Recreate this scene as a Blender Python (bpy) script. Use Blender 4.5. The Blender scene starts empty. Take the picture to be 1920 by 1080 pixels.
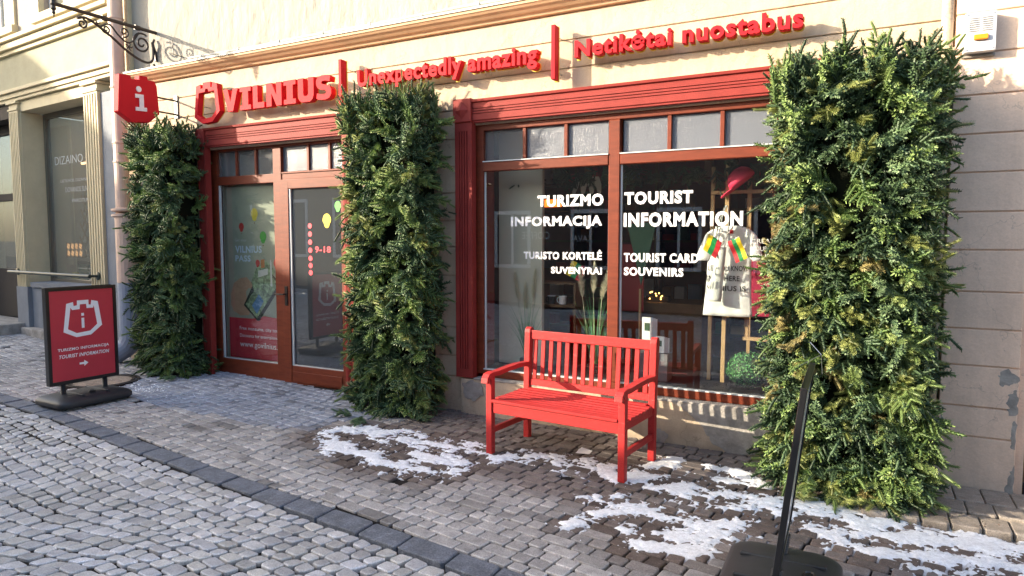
import bpy, bmesh, math, random
import numpy as np
from mathutils import Vector, Matrix, noise
from mathutils.geometry import tessellate_polygon
R = math.radians
random.seed(7)
S = bpy.context.scene
COL = S.collection

# ------------------------------------------------------------------ camera, sky, sun, exposure
FOC, PITCH, YAW, CH, CD = 1262.0, .072, .4838, 1.65, 5.5
cd = bpy.data.cameras.new("camera"); cam = bpy.data.objects.new("camera", cd); COL.objects.link(cam)
cd.sensor_width = 36; cd.lens = FOC / 1920 * 36; cd.clip_start = .05; cd.clip_end = 1500
cam.location = (0, -CD, CH); cam.rotation_euler = (math.pi / 2 - PITCH, 0, YAW)
S.camera = cam

SUNV = Vector((-1.5, -1.0, .54)).normalized()          # towards the sun
el = math.asin(SUNV.z); az = math.atan2(SUNV.x, SUNV.y)
W = bpy.data.worlds.new("World"); S.world = W; W.use_nodes = True
nt = W.node_tree; bg = nt.nodes["Background"]
sky = nt.nodes.new("ShaderNodeTexSky"); sky.sky_type = 'NISHITA'; sky.sun_disc = False
sky.sun_elevation = el; sky.sun_rotation = az % (2 * math.pi); sky.air_density = 1.0; sky.dust_density = 3.0; sky.ozone_density = 1.0
nt.links.new(sky.outputs[0], bg.inputs[0]); bg.inputs[1].default_value = .15
sd = bpy.data.lights.new("sun", 'SUN'); sd.energy = 3.1; sd.angle = R(.5); sd.color = (1, .86, .66)
so = bpy.data.objects.new("sun", sd); COL.objects.link(so); so.rotation_euler = SUNV.to_track_quat('Z', 'Y').to_euler()
S.view_settings.view_transform = 'Standard'; S.view_settings.look = 'None'
S.view_settings.exposure = 1.95; S.view_settings.gamma = 1; S.view_settings.use_curve_mapping = False
S.cycles.max_bounces = 8; S.cycles.transparent_max_bounces = 16

# ------------------------------------------------------------------ helpers
def ray(u, v):
    x = (u - 960) / FOC; y = (v - 540) / FOC
    F = math.cos(PITCH) - math.sin(PITCH) * y; Z = -(math.sin(PITCH) + math.cos(PITCH) * y)
    return (math.cos(YAW) * x - math.sin(YAW) * F, math.sin(YAW) * x + math.cos(YAW) * F, Z)
def gp(u, v, z=0.0):                                     # point of the ground seen at a pixel
    r = ray(u, v); t = (z - CH) / r[2]; return (r[0] * t, -CD + r[1] * t)
def gz(x):
    return float(np.interp(x, [-60, -20, -14, -9, -5, -3.4, -.6, 1, 6, 30], [.6, .36, .24, .07, .0, -.02, -.045, -.09, -.16, -.4]))
def kerb_y(x):
    return float(np.interp(x, [-60, -20, -12, -7.95, -6.5, -4.75, -3.76, -2.64, -1.47, -.3, 1.5, 6, 30],
                           [-2.3, -2.0, -1.72, -1.84, -1.95, -2.17, -2.3, -2.42, -2.56, -2.72, -2.95, -3.4, -4]))

def linear(c): return tuple(c[:3]) + (1,)
MATS = {}
def mat(name, color, rough=.6, spec=.5, var=.0, vscale=4, bump=0, bscale=40, metal=0, attr=False, grain=0, gscale=60, emis=None, coat=0, mapscale=None):
    if name in MATS: return MATS[name]
    m = bpy.data.materials.new(name); m.use_nodes = True; t = m.node_tree; b = t.nodes["Principled BSDF"]
    b.inputs["Roughness"].default_value = rough; b.inputs["Metallic"].default_value = metal
    b.inputs["Specular IOR Level"].default_value = spec; b.inputs["Base Color"].default_value = linear(color)
    if coat: b.inputs["Coat Weight"].default_value = coat; b.inputs["Coat Roughness"].default_value = .15
    geo = t.nodes.new("ShaderNodeNewGeometry"); vec = geo.outputs["Position"]
    if mapscale:
        mp = t.nodes.new("ShaderNodeVectorMath"); mp.operation = 'MULTIPLY'; mp.inputs[1].default_value = mapscale
        t.links.new(vec, mp.inputs[0]); vec = mp.outputs[0]
    cur = None
    if attr:
        a = t.nodes.new("ShaderNodeAttribute"); a.attribute_name = "col"; cur = a.outputs["Color"]
    def mul(cur, fac_out, lo, hi):
        mr = t.nodes.new("ShaderNodeMapRange"); mr.inputs["From Min"].default_value = .3; mr.inputs["From Max"].default_value = .7
        mr.inputs["To Min"].default_value = lo; mr.inputs["To Max"].default_value = hi; t.links.new(fac_out, mr.inputs[0])
        mx = t.nodes.new("ShaderNodeMix"); mx.data_type = 'RGBA'; mx.blend_type = 'MULTIPLY'; mx.inputs[0].default_value = 1
        if cur is None: mx.inputs[6].default_value = linear(color)
        else: t.links.new(cur, mx.inputs[6])
        t.links.new(mr.outputs[0], mx.inputs[7]); return mx.outputs[2]
    if var:
        n = t.nodes.new("ShaderNodeTexNoise"); n.inputs["Scale"].default_value = vscale; n.inputs["Detail"].default_value = 6
        n.inputs["Roughness"].default_value = .65
        t.links.new(vec, n.inputs["Vector"]); cur = mul(cur, n.outputs[0], 1 - var, 1 + var)
    if grain:
        n = t.nodes.new("ShaderNodeTexNoise"); n.inputs["Scale"].default_value = gscale; n.inputs["Detail"].default_value = 3
        t.links.new(vec, n.inputs["Vector"]); cur = mul(cur, n.outputs[0], 1 - grain, 1 + grain)
    if cur is not None: t.links.new(cur, b.inputs["Base Color"])
    if bump:
        n = t.nodes.new("ShaderNodeTexNoise"); n.inputs["Scale"].default_value = bscale; n.inputs["Detail"].default_value = 5
        t.links.new(vec, n.inputs["Vector"])
        bp = t.nodes.new("ShaderNodeBump"); bp.inputs["Strength"].default_value = 1; bp.inputs["Distance"].default_value = bump
        t.links.new(n.outputs[0], bp.inputs["Height"]); t.links.new(bp.outputs[0], b.inputs["Normal"])
    if emis:
        b.inputs["Emission Color"].default_value = linear(emis[0]); b.inputs["Emission Strength"].default_value = emis[1]
    MATS[name] = m; return m

def weather(m, amt=.18, sx=(2.2, 2.2, .35), cracks=True):
    """rain streaks, grime near the ground and hairline cracks over a wall paint"""
    t = m.node_tree; b = t.nodes["Principled BSDF"]; src = b.inputs["Base Color"].links[0].from_socket
    g = t.nodes.new("ShaderNodeNewGeometry"); mp = t.nodes.new("ShaderNodeVectorMath"); mp.operation = 'MULTIPLY'; mp.inputs[1].default_value = sx; t.links.new(g.outputs["Position"], mp.inputs[0])
    n = t.nodes.new("ShaderNodeTexNoise"); n.inputs["Scale"].default_value = 3; n.inputs["Detail"].default_value = 7; n.inputs["Roughness"].default_value = .7; t.links.new(mp.outputs[0], n.inputs["Vector"])
    def mixmul(src, fac_sock, lo, f0, f1):
        mr = t.nodes.new("ShaderNodeMapRange"); mr.inputs["From Min"].default_value = f0; mr.inputs["From Max"].default_value = f1; mr.inputs["To Min"].default_value = lo; mr.inputs["To Max"].default_value = 1
        t.links.new(fac_sock, mr.inputs[0]); mx = t.nodes.new("ShaderNodeMix"); mx.data_type = 'RGBA'; mx.blend_type = 'MULTIPLY'; mx.inputs[0].default_value = 1
        t.links.new(src, mx.inputs[6]); t.links.new(mr.outputs[0], mx.inputs[7]); return mx.outputs[2]
    src = mixmul(src, n.outputs[0], 1 - amt, .36, .52)
    sp = t.nodes.new("ShaderNodeSeparateXYZ"); t.links.new(g.outputs["Position"], sp.inputs[0])
    n2 = t.nodes.new("ShaderNodeTexNoise"); n2.inputs["Scale"].default_value = 7; n2.inputs["Detail"].default_value = 6; t.links.new(g.outputs["Position"], n2.inputs["Vector"])
    ad = t.nodes.new("ShaderNodeMath"); ad.operation = 'MULTIPLY_ADD'; ad.inputs[1].default_value = -1.0; t.links.new(n2.outputs[0], ad.inputs[0]); t.links.new(sp.outputs[2], ad.inputs[2])
    src = mixmul(src, ad.outputs[0], .86, -.55, -.05)
    if cracks:
        v = t.nodes.new("ShaderNodeTexVoronoi"); v.feature = 'DISTANCE_TO_EDGE'; v.inputs["Scale"].default_value = 1.1
        wv = t.nodes.new("ShaderNodeVectorMath"); wv.operation = 'ADD'; sc_ = t.nodes.new("ShaderNodeVectorMath"); sc_.operation = 'SCALE'; sc_.inputs["Scale"].default_value = .5
        t.links.new(n2.outputs["Color"], sc_.inputs[0]); t.links.new(sc_.outputs[0], wv.inputs[0]); t.links.new(g.outputs["Position"], wv.inputs[1]); t.links.new(wv.outputs[0], v.inputs["Vector"])
        src = mixmul(src, v.outputs["Distance"], .72, .0, .006)
    t.links.new(src, b.inputs["Base Color"])

def scuff(m, col, scale=(3, 26, 26), lo=.60, hi=.70, amt=.5):
    t = m.node_tree; b = t.nodes["Principled BSDF"]; src = b.inputs["Base Color"].links[0].from_socket
    g = t.nodes.new("ShaderNodeNewGeometry"); mp = t.nodes.new("ShaderNodeVectorMath"); mp.operation = 'MULTIPLY'; mp.inputs[1].default_value = scale; t.links.new(g.outputs["Position"], mp.inputs[0])
    n = t.nodes.new("ShaderNodeTexNoise"); n.inputs["Scale"].default_value = 1.6; n.inputs["Detail"].default_value = 8; n.inputs["Roughness"].default_value = .75; t.links.new(mp.outputs[0], n.inputs["Vector"])
    mr = t.nodes.new("ShaderNodeMapRange"); mr.inputs["From Min"].default_value = lo; mr.inputs["From Max"].default_value = hi; mr.inputs["To Max"].default_value = amt; t.links.new(n.outputs[0], mr.inputs[0])
    mx = t.nodes.new("ShaderNodeMix"); mx.data_type = 'RGBA'; t.links.new(mr.outputs[0], mx.inputs[0]); t.links.new(src, mx.inputs[6]); mx.inputs[7].default_value = linear(col); t.links.new(mx.outputs[2], b.inputs["Base Color"])

def glass(name, tint=(1, 1, 1), boost=1.0, rough=0.0, haze=0.0, hazecol=(.3, .32, .36), bump=0, bscale=6):
    m = bpy.data.materials.new(name); m.use_nodes = True; t = m.node_tree; t.nodes.clear()
    out = t.nodes.new("ShaderNodeOutputMaterial"); tr = t.nodes.new("ShaderNodeBsdfTransparent"); tr.inputs[0].default_value = linear(tint)
    gl = t.nodes.new("ShaderNodeBsdfGlossy"); gl.inputs["Roughness"].default_value = rough
    def mth(op, a, b=None):                                # Schlick reflectance, the same from both sides of a pane
        n = t.nodes.new("ShaderNodeMath"); n.operation = op; n.use_clamp = op == 'MULTIPLY'
        for i, x in enumerate((a, b)):
            if x is None: continue
            if isinstance(x, (int, float)): n.inputs[i].default_value = x
            else: t.links.new(x, n.inputs[i])
        return n.outputs[0]
    ge = t.nodes.new("ShaderNodeNewGeometry"); dt = t.nodes.new("ShaderNodeVectorMath"); dt.operation = 'DOT_PRODUCT'
    t.links.new(ge.outputs["Normal"], dt.inputs[0]); t.links.new(ge.outputs["Incoming"], dt.inputs[1])
    c1 = mth('SUBTRACT', 1.0, mth('ABSOLUTE', dt.outputs["Value"])); fres = mth('ADD', mth('MULTIPLY', mth('POWER', c1, 5.0), .96), .04)
    class mm: outputs = [mth('MULTIPLY', fres, boost)]
    base = tr.outputs[0]
    if haze:
        d = t.nodes.new("ShaderNodeBsdfDiffuse"); d.inputs[0].default_value = linear(hazecol)
        h = t.nodes.new("ShaderNodeMixShader"); h.inputs[0].default_value = haze
        t.links.new(tr.outputs[0], h.inputs[1]); t.links.new(d.outputs[0], h.inputs[2]); base = h.outputs[0]
    if bump:
        n = t.nodes.new("ShaderNodeTexNoise"); n.inputs["Scale"].default_value = bscale; n.inputs["Detail"].default_value = 3
        g = t.nodes.new("ShaderNodeNewGeometry"); t.links.new(g.outputs["Position"], n.inputs["Vector"])
        bp = t.nodes.new("ShaderNodeBump"); bp.inputs["Distance"].default_value = bump; t.links.new(n.outputs[0], bp.inputs["Height"])
        t.links.new(bp.outputs[0], gl.inputs["Normal"])
    mx = t.nodes.new("ShaderNodeMixShader"); t.links.new(mm.outputs[0], mx.inputs[0]); t.links.new(base, mx.inputs[1]); t.links.new(gl.outputs[0], mx.inputs[2])
    t.links.new(mx.outputs[0], out.inputs[0]); MATS[name] = m; return m

class MB:
    def __init__(s): s.v = []; s.f = []; s.c = []
    def add(s, vs, fs, c=None):
        n = len(s.v); s.v += [tuple(p) for p in vs]; s.f += [tuple(i + n for i in f) for f in fs]
        if c is not None: s.c += [c] * len(vs)
        return s
    def box(s, x0, x1, y0, y1, z0, z1, M=None, c=None):
        vs = [Vector((x, y, z)) for z in (z0, z1) for y in (y0, y1) for x in (x0, x1)]
        if M is not None: vs = [M @ p for p in vs]
        return s.add(vs, [(0, 2, 3, 1), (4, 5, 7, 6), (0, 1, 5, 4), (2, 6, 7, 3), (0, 4, 6, 2), (1, 3, 7, 5)], c)
    def beam(s, a, b, w, h, up=(0, 0, 1)):
        a = Vector(a); b = Vector(b); d = b - a; L = d.length; z = d.normalized(); u = Vector(up)
        if abs(z.dot(u)) > .99: u = Vector((0, 1, 0))
        x = u.cross(z).normalized(); y = z.cross(x)
        M = Matrix((x, y, z)).transposed().to_4x4(); M.translation = a
        return s.box(-w / 2, w / 2, -h / 2, h / 2, 0, L, M)
    def tube(s, pts, r, n=8, close=False, c=None):
        pts = [Vector(p) for p in pts]; rs = r if isinstance(r, (list, tuple)) else [r] * len(pts)
        vs = []; fs = []; px = None; N = len(pts)
        for i, p in enumerate(pts):
            d = (pts[min(i + 1, N - 1)] - pts[max(i - 1, 0)]).normalized()
            if px is None:
                px = d.cross(Vector((0, 0, 1))) if abs(d.z) < .9 else d.cross(Vector((0, 1, 0)))
            px = (px - d * px.dot(d)).normalized(); py = d.cross(px)
            vs += [p + (px * math.cos(2 * math.pi * k / n) + py * math.sin(2 * math.pi * k / n)) * rs[i] for k in range(n)]
        for i in range(N - 1):
            for k in range(n):
                a = i * n + k; b = i * n + (k + 1) % n; fs.append((a, b, b + n, a + n))
        fs.append(tuple(range(n - 1, -1, -1))); fs.append(tuple(range((N - 1) * n, N * n)))
        return s.add(vs, fs, c)
    def lathe(s, prof, n=24, o=(0, 0, 0), M=None):
        vs = []; fs = []
        for r, z in prof:
            for k in range(n):
                p = Vector((r * math.cos(2 * math.pi * k / n), r * math.sin(2 * math.pi * k / n), z))
                vs.append((M @ p if M is not None else p) + Vector(o))
        for i in range(len(prof) - 1):
            for k in range(n):
                a = i * n + k; b = i * n + (k + 1) % n; fs.append((a, b, b + n, a + n))
        if prof[0][0] > 1e-4: fs.append(tuple(range(n - 1, -1, -1)))
        if prof[-1][0] > 1e-4: fs.append(tuple(range((len(prof) - 1) * n, len(prof) * n)))
        return s.add(vs, fs)
    def plate(s, loops, f0, f1):
        """flat shape with holes; f0, f1 map (a, b) to the two faces"""
        if isinstance(loops[0][0], (int, float)): loops = [loops]
        flat = [p for l in loops for p in l]
        tr = tessellate_polygon([[Vector((a, b, 0)) for a, b in l] for l in loops])
        n = len(flat); vs = [f0(*p) for p in flat] + [f1(*p) for p in flat]
        fs = []
        for t in tr:
            a, b, c = [flat[i] for i in t]
            if (b[0] - a[0]) * (c[1] - a[1]) - (b[1] - a[1]) * (c[0] - a[0]) < 0: t = t[::-1]
            fs.append(tuple(t)); fs.append(tuple(i + n for i in t[::-1]))
        k = 0
        for l in loops:
            m = len(l)
            for i in range(m):
                a = k + i; b = k + (i + 1) % m; fs.append((a, a + n, b + n, b))
            k += m
        return s.add(vs, fs)
    def build(s, name, m, parent=None, smooth=False, bevel=0, seg=1, loc=None, rot=None, kind=None, label=None):
        me = bpy.data.meshes.new(name); me.from_pydata(s.v, [], s.f); me.update()
        if s.c and len(s.c) == len(s.v):
            at = me.color_attributes.new("col", 'FLOAT_COLOR', 'POINT')
            at.data.foreach_set("color", np.array([list(c[:3]) + [1] for c in s.c], dtype=np.float32).ravel())
        bm = bmesh.new(); bm.from_mesh(me); bmesh.ops.recalc_face_normals(bm, faces=bm.faces)
        if bevel:
            bmesh.ops.remove_doubles(bm, verts=bm.verts, dist=1e-5)
            es = [e for e in bm.edges if len(e.link_faces) == 2 and e.calc_face_angle(0) > .6]
            bmesh.ops.bevel(bm, geom=es, offset=bevel, segments=seg, affect='EDGES', profile=.6, clamp_overlap=True)
        bm.to_mesh(me); bm.free()
        if smooth: me.polygons.foreach_set("use_smooth", [True] * len(me.polygons))
        me.materials.append(m)
        return link(me, name, parent, loc, rot, kind, label)

def link(me, name, parent=None, loc=None, rot=None, kind=None, label=None):
    o = bpy.data.objects.new(name, me); COL.objects.link(o)
    if loc: o.location = loc
    if rot: o.rotation_euler = rot
    if parent: o.parent = parent
    if kind: o["kind"] = kind
    if label: o["label"] = label
    return o
def thing(name, label, cat, loc=(0, 0, 0), rz=0, group=None, rot=None):
    o = bpy.data.objects.new(name, None); COL.objects.link(o); o.location = loc; o.rotation_euler = rot or (0, 0, rz); o.empty_display_size = .1
    return tag(o, label, cat, group)
def tag(o, label, cat, group=None):
    o["label"] = label; o["category"] = cat
    if group: o["group"] = group
    return o
def quick(name, m, parent, x0, x1, y0, y1, z0, z1, bevel=0, **k):
    return MB().box(x0, x1, y0, y1, z0, z1).build(name, m, parent, bevel=bevel, **k)

# text -> mesh ------------------------------------------------------
def text_raw(body, extrude=0, offset=0, shear=0, res=3):
    c = bpy.data.curves.new("t", 'FONT'); c.body = body; c.size = 1; c.extrude = extrude; c.offset = offset; c.resolution_u = res; c.shear = shear; c.space_character = 1.0 + 3.0 * max(0, offset)
    o = bpy.data.objects.new("t", c); COL.objects.link(o)
    bpy.context.view_layer.update()
    me = bpy.data.meshes.new_from_object(o.evaluated_get(bpy.context.evaluated_depsgraph_get()))
    bpy.data.objects.remove(o); bpy.data.curves.remove(c)
    v = np.array([tuple(p.co) for p in me.vertices]); f = [tuple(p.vertices) for p in me.polygons]
    bpy.data.meshes.remove(me); return v, f
def text_flat(name, body, m, parent, x0, x1, z0, z1, y, offset=.02, cap=True, shear=0, axis='y', flip=1, thick=0, split=False):
    """writing fitted to x0..x1, z0..z1 on the plane y (facing -y); its lowest and highest points fill z0..z1"""
    v, f = text_raw(body, thick, offset, shear)
    mn, mxx = v.min(0), v.max(0)
    sx = (x1 - x0) / (mxx[0] - mn[0]); sz = (z1 - z0) / (mxx[1] - mn[1])
    X = x0 + (v[:, 0] - mn[0]) * sx; Z = z0 + (v[:, 1] - mn[1]) * sz; Y = y - v[:, 2]
    P = np.stack([X, Y, Z], 1) if axis == 'y' else np.stack([-(v[:, 2]) * flip + y, X * 1.0, Z], 1)
    if not split:
        b = MB(); b.add(P.tolist(), f); return b.build(name, m, parent)
    par = list(range(len(P)))
    def find(a):
        while par[a] != a: par[a] = par[par[a]]; a = par[a]
        return a
    for q in f:
        for i in q[1:]: par[find(i)] = find(q[0])
    isl = {}
    for i in range(len(P)): isl.setdefault(find(i), []).append(i)
    gr = []                                             # merge islands overlapping in x (dots over letters)
    for ids in sorted(isl.values(), key=lambda l: min(X[i] for i in l)):
        a, b_ = min(X[i] for i in ids), max(X[i] for i in ids)
        if gr and a < gr[-1][1] - .35 * min(b_ - a, gr[-1][1] - gr[-1][0]): gr[-1][1] = max(gr[-1][1], b_); gr[-1][2] += ids
        else: gr.append([a, b_, list(ids)])
    out = []
    for a, b_, ids in gr:
        mp = {i: k for k, i in enumerate(ids)}; st = set(ids)
        b = MB(); b.add([P[i].tolist() for i in ids], [tuple(mp[i] for i in q) for q in f if q[0] in st]); out.append(b.build(name, m, parent))
    return out

def stroke(path, w, closed=False):
    """outline polygon of a wide polyline with mitred corners"""
    P = [Vector(p) for p in path]; n = len(P); L = []; Rr = []
    for i, p in enumerate(P):
        a = P[i - 1] if (i > 0 or closed) else None; b = P[(i + 1) % n] if (i < n - 1 or closed) else None
        d0 = (p - a).normalized() if a is not None else None; d1 = (b - p).normalized() if b is not None else None
        if d0 is None: d0 = d1
        if d1 is None: d1 = d0
        n0 = Vector((-d0.y, d0.x)); n1 = Vector((-d1.y, d1.x)); mt = (n0 + n1).normalized(); k = (w / 2) / max(.35, mt.dot(n0))
        L.append(tuple(p + mt * k)); Rr.append(tuple(p - mt * k))
    return [L, Rr] if closed else [L + Rr[::-1]]

CASTLE_OUT = [(.32, 0), (.70, .03), (1.0, .27), (.91, .94), (.74, .985), (.72, .86), (.665, .87), (.665, 1.0), (.37, 1.0), (.365, .87), (.28, .855), (.27, .965), (.10, .93), (0, .17)]
CASTLE_IN = [(.33, .11), (.68, .14), (.87, .31), (.80, .84), (.78, .77), (.61, .77), (.60, .89), (.44, .89), (.43, .76), (.24, .75), (.20, .82), (.115, .24)]
CASTLE_IN2 = [(.33, .11), (.68, .14), (.87, .31), (.80, .78), (.58, .77), (.56, .84), (.46, .84), (.44, .77), (.19, .76), (.115, .24)]

# ------------------------------------------------------------------ materials
M_setts = mat("sett_stone", (.25, .24, .23), .75, .35, var=.28, vscale=14, bump=.004, bscale=90, attr=True, grain=.3, gscale=170)
M_cobble = mat("cobble_stone", (.25, .24, .23), .62, .45, var=.22, vscale=12, bump=.005, bscale=70, attr=True, grain=.25, gscale=150)
M_kerb = mat("kerb_stone", (.12, .135, .165), .65, .4, var=.35, vscale=9, bump=.003, bscale=90, grain=.4, gscale=120)
M_joint = mat("joint_soil", (.016, .013, .012), .9, .2, var=.4, vscale=8, bump=.01, bscale=60)
M_snow = mat("snow", (.80, .83, .88), .6, .3, attr=True, var=.14, vscale=22, bump=.006, bscale=80, grain=.1, gscale=160)
M_plast = mat("peach_plaster", (.53, .425, .31), .8, .25, var=.07, vscale=3, bump=.010, bscale=11, grain=.06, gscale=90)
M_plast2 = mat("peach_plaster_shade_lift", (.80, .60, .46), .8, .25, var=.08, vscale=4, bump=.003, bscale=40, grain=.05, gscale=90)  # brighter copy of the peach plaster, lifting the shaded right wall by colour
M_upper = mat("rough_render", (.36, .335, .29), .85, .2, var=.06, vscale=5, bump=.03, bscale=9, mapscale=(1, 1, .55))
scuff(M_kerb, (.4, .42, .45), (14, 14, 14), .55, .75, .6); scuff(M_cobble, (.5, .5, .5), (20, 20, 20), .56, .72, .5); scuff(M_setts, (.48, .47, .46), (18, 18, 18), .56, .74, .45); weather(M_plast, .12); weather(M_plast2, .07); weather(M_upper, .12, cracks=False)
M_cement = mat("bare_cement", (.31, .29, .265), .85, .2, var=.35, vscale=9, bump=.008, bscale=30)
M_corn = mat("cornice_paint", (.56, .37, .22), .7, .3, var=.08, vscale=5, bump=.002, bscale=30)
M_cornw = mat("cornice_flashing", (.5, .49, .45), .5, .5, var=.12, vscale=8)
M_red = mat("dark_red_paint", (.25, .034, .028), .6, .2, var=.12, vscale=6, bump=.001, bscale=60)
M_wood = mat("varnished_brown_wood", (.155, .030, .012), .5, .3, var=.22, vscale=5, mapscale=(1, 1, 6), bump=.001, bscale=50)
M_gask = mat("pale_window_gasket", (.55, .58, .58), .5)
M_bench = mat("bench_red_paint", (.40, .027, .027), .5, .25, var=.12, vscale=9, bump=.0015, bscale=70, grain=.14, gscale=120)
scuff(M_bench, (.62, .22, .20))
M_signr = mat("sign_red_acrylic", (.55, .016, .025), .6, .12)
M_signb = mat("yellow_glow_backing", (.75, .55, .05), .4)  # yellow layer added to imitate the glow below the letters
M_white = mat("white_vinyl", (.82, .82, .84), .5)
M_blk = mat("black_anodised_frame", (.012, .012, .013), .3, .5)
M_plb = mat("black_moulded_plastic", (.028, .030, .034), .5, .4, var=.15, vscale=20, bump=.0008, bscale=300)
M_iron = mat("wrought_iron", (.035, .028, .026), .45, .5, metal=.4, var=.2, vscale=30)
M_grey = mat("grey_blue_paint", (.19, .21, .24), .75, .3, var=.12, vscale=4, bump=.003, bscale=40)
M_cream = mat("cream_stone_paint", (.54, .47, .31), .65, .3, var=.08, vscale=5, bump=.002, bscale=40)
M_friez = mat("grey_green_frieze", (.36, .34, .24), .8, .25, var=.1, vscale=3, bump=.004, bscale=30)
M_pinkw = mat("pinkish_wall", (.40, .34, .29), .85, .2, var=.08, vscale=3, bump=.006, bscale=25)
M_pipe = mat("pipe_paint", (.58, .42, .34), .55, .4, var=.1, vscale=6)
M_pipeg = mat("pipe_paint_grey", (.24, .28, .36), .55, .4, var=.12, vscale=6)
M_dark = mat("dark_interior", (.018, .014, .013), .8)
M_room = mat("interior_maroon", (.17, .05, .045), .7, var=.3, vscale=2)
M_pvc = mat("pale_partition", (.66, .62, .48), .6)
M_ash = mat("pale_pine", (.50, .33, .16), .5, var=.15, vscale=6, mapscale=(5, 5, 1))
M_shelf = mat("brown_shelf", (.13, .07, .03), .5, var=.2, vscale=6)
M_steel = mat("brushed_steel", (.55, .55, .55), .3, metal=1)
G_shop = glass("shop_glass", (.96, .98, .97), 2.4, 0)
G_left = glass("left_shop_glass", (.9, .93, .92), 2.3, 0, haze=.28, hazecol=(.40, .39, .33))
G_frost = glass("hammered_glass", (.6, .65, .7), 1.0, .12, haze=.55, hazecol=(.22, .24, .28), bump=.006, bscale=70)
G_trans = glass("transom_glass", (.85, .87, .88), 2.2, .03, haze=.25, hazecol=(.35, .36, .36))
M_bark = mat("twig_bark", (.07, .045, .025), .8)
M_need = mat("fir_needles", (.06, .1, .04), .5, .35, attr=True, var=.25, vscale=18)

# ================================================================== GROUND
def sheet(name, xs, ys, zf, m, kind="structure"):
    b = MB(); nx, ny = len(xs), len(ys)
    b.v = [(x, y, zf(x, y)) for y in ys for x in xs]
    b.f = [(j * nx + i, j * nx + i + 1, (j + 1) * nx + i + 1, (j + 1) * nx + i) for j in range(ny - 1) for i in range(nx - 1)]
    return b.build(name, m, kind=kind)
XS = [-400, -60, -40, -30, -25] + [x * .5 for x in range(-44, 25)] + [16, 25, 60, 400]
ground = sheet("ground", XS, [-400, -60, -14, -9.6], lambda x, y: gz(x) - .075, M_joint)
street = sheet("street", XS, [-9.6, -6, -4.5, -3.5, -2.9, -2.5], lambda x, y: gz(x) - .040, M_joint)
sidewalk = sheet("sidewalk", XS, [-2.5, -2.2, -1.5, -.8, 0, 4.5, 60, 400], lambda x, y: gz(x) - .017, M_joint)
far_walk = None

snow_lines = []                                           # (x, y, radius) chains measured on the pavement
def chain(pts, strength=1.0):
    q = [(gp(u, v, gz(gp(u, v)[0])), r) for u, v, r in pts]
    for (a, ra), (b, rb) in zip(q, q[1:]): snow_lines.append((a[0], a[1], ra, b[0], b[1], rb, strength))
chain([(615, 812, .06), (660, 806, .13), (710, 812, .12), (760, 822, .11), (820, 832, .12), (880, 842, .1), (915, 850, .05)])
chain([(640, 838, .09), (690, 850, .10), (720, 868, .1), (760, 880, .09), (830, 888, .08), (880, 880, .05)])
chain([(780, 838, .1), (800, 856, .12), (850, 866, .1), (885, 872, .05)])
chain([(620, 820, .1), (640, 845, .08)])
chain([(925, 862, .05), (980, 850, .07), (1050, 862, .1), (1110, 876, .11), (1170, 893, .11), (1230, 900, .12)])
chain([(1180, 893, .09), (1225, 875, .08), (1265, 862, .05)])
chain([(1200, 900, .1), (1270, 915, .15), (1340, 930, .15), (1420, 945, .15), (1490, 955, .14)])
chain([(1325, 872, .04), (1370, 885, .06), (1420, 900, .06), (1440, 915, .05)], 1.2)
chain([(1350, 898, .04), (1375, 905, .045)], 1.1)
chain([(1120, 938, .06), (1175, 950, .08), (1230, 968, .09), (1300, 980, .08), (1380, 985, .08)])
chain([(1165, 995, .05), (1190, 1020, .07), (1240, 1030, .07), (1290, 1035, .07), (1350, 1010, .07)])
chain([(1230, 1000, .04), (1300, 1015, .08), (1350, 1000, .06)])
chain([(1480, 950, .13), (1540, 950, .14), (1600, 968, .15), (1680, 985, .16), (1760, 1003, .16), (1850, 1020, .17), (1960, 1045, .2)], 1.1)
chain([(1560, 1015, .07), (1640, 1035, .08), (1720, 1045, .08), (1800, 1050, .12), (1950, 1075, .2)])
chain([(1530, 985, .08), (1640, 1000, .09), (1740, 1022, .09), (1860, 1045, .12)])
chain([(1060, 983, .04), (1100, 976, .05), (1150, 962, .05)], .8)
chain([(1090, 930, .03), (1130, 945, .05), (1160, 925, .05)], .8)
SL = np.array(snow_lines)
def snow_mask(X, Y):
    best = np.full(X.shape, -9.0)
    for ax, ay, ra, bx, by, rb, st in SL:
        dx, dy = bx - ax, by - ay; L2 = dx * dx + dy * dy + 1e-9
        t = np.clip(((X - ax) * dx + (Y - ay) * dy) / L2, 0, 1)
        r = 1.75 * (ra + (rb - ra) * t); d = np.hypot(X - ax - t * dx, Y - ay - t * dy)
        best = np.maximum(best, st * (1 - d / r))
    return best
def wet(x, y): return float(np.clip((snow_mask(np.array([x]), np.array([y]))[0] + 2.2 + .9 * noise.noise(Vector((x * 2.5, y * 3.5, 3)))) / 2.2, 0, 1))

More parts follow.
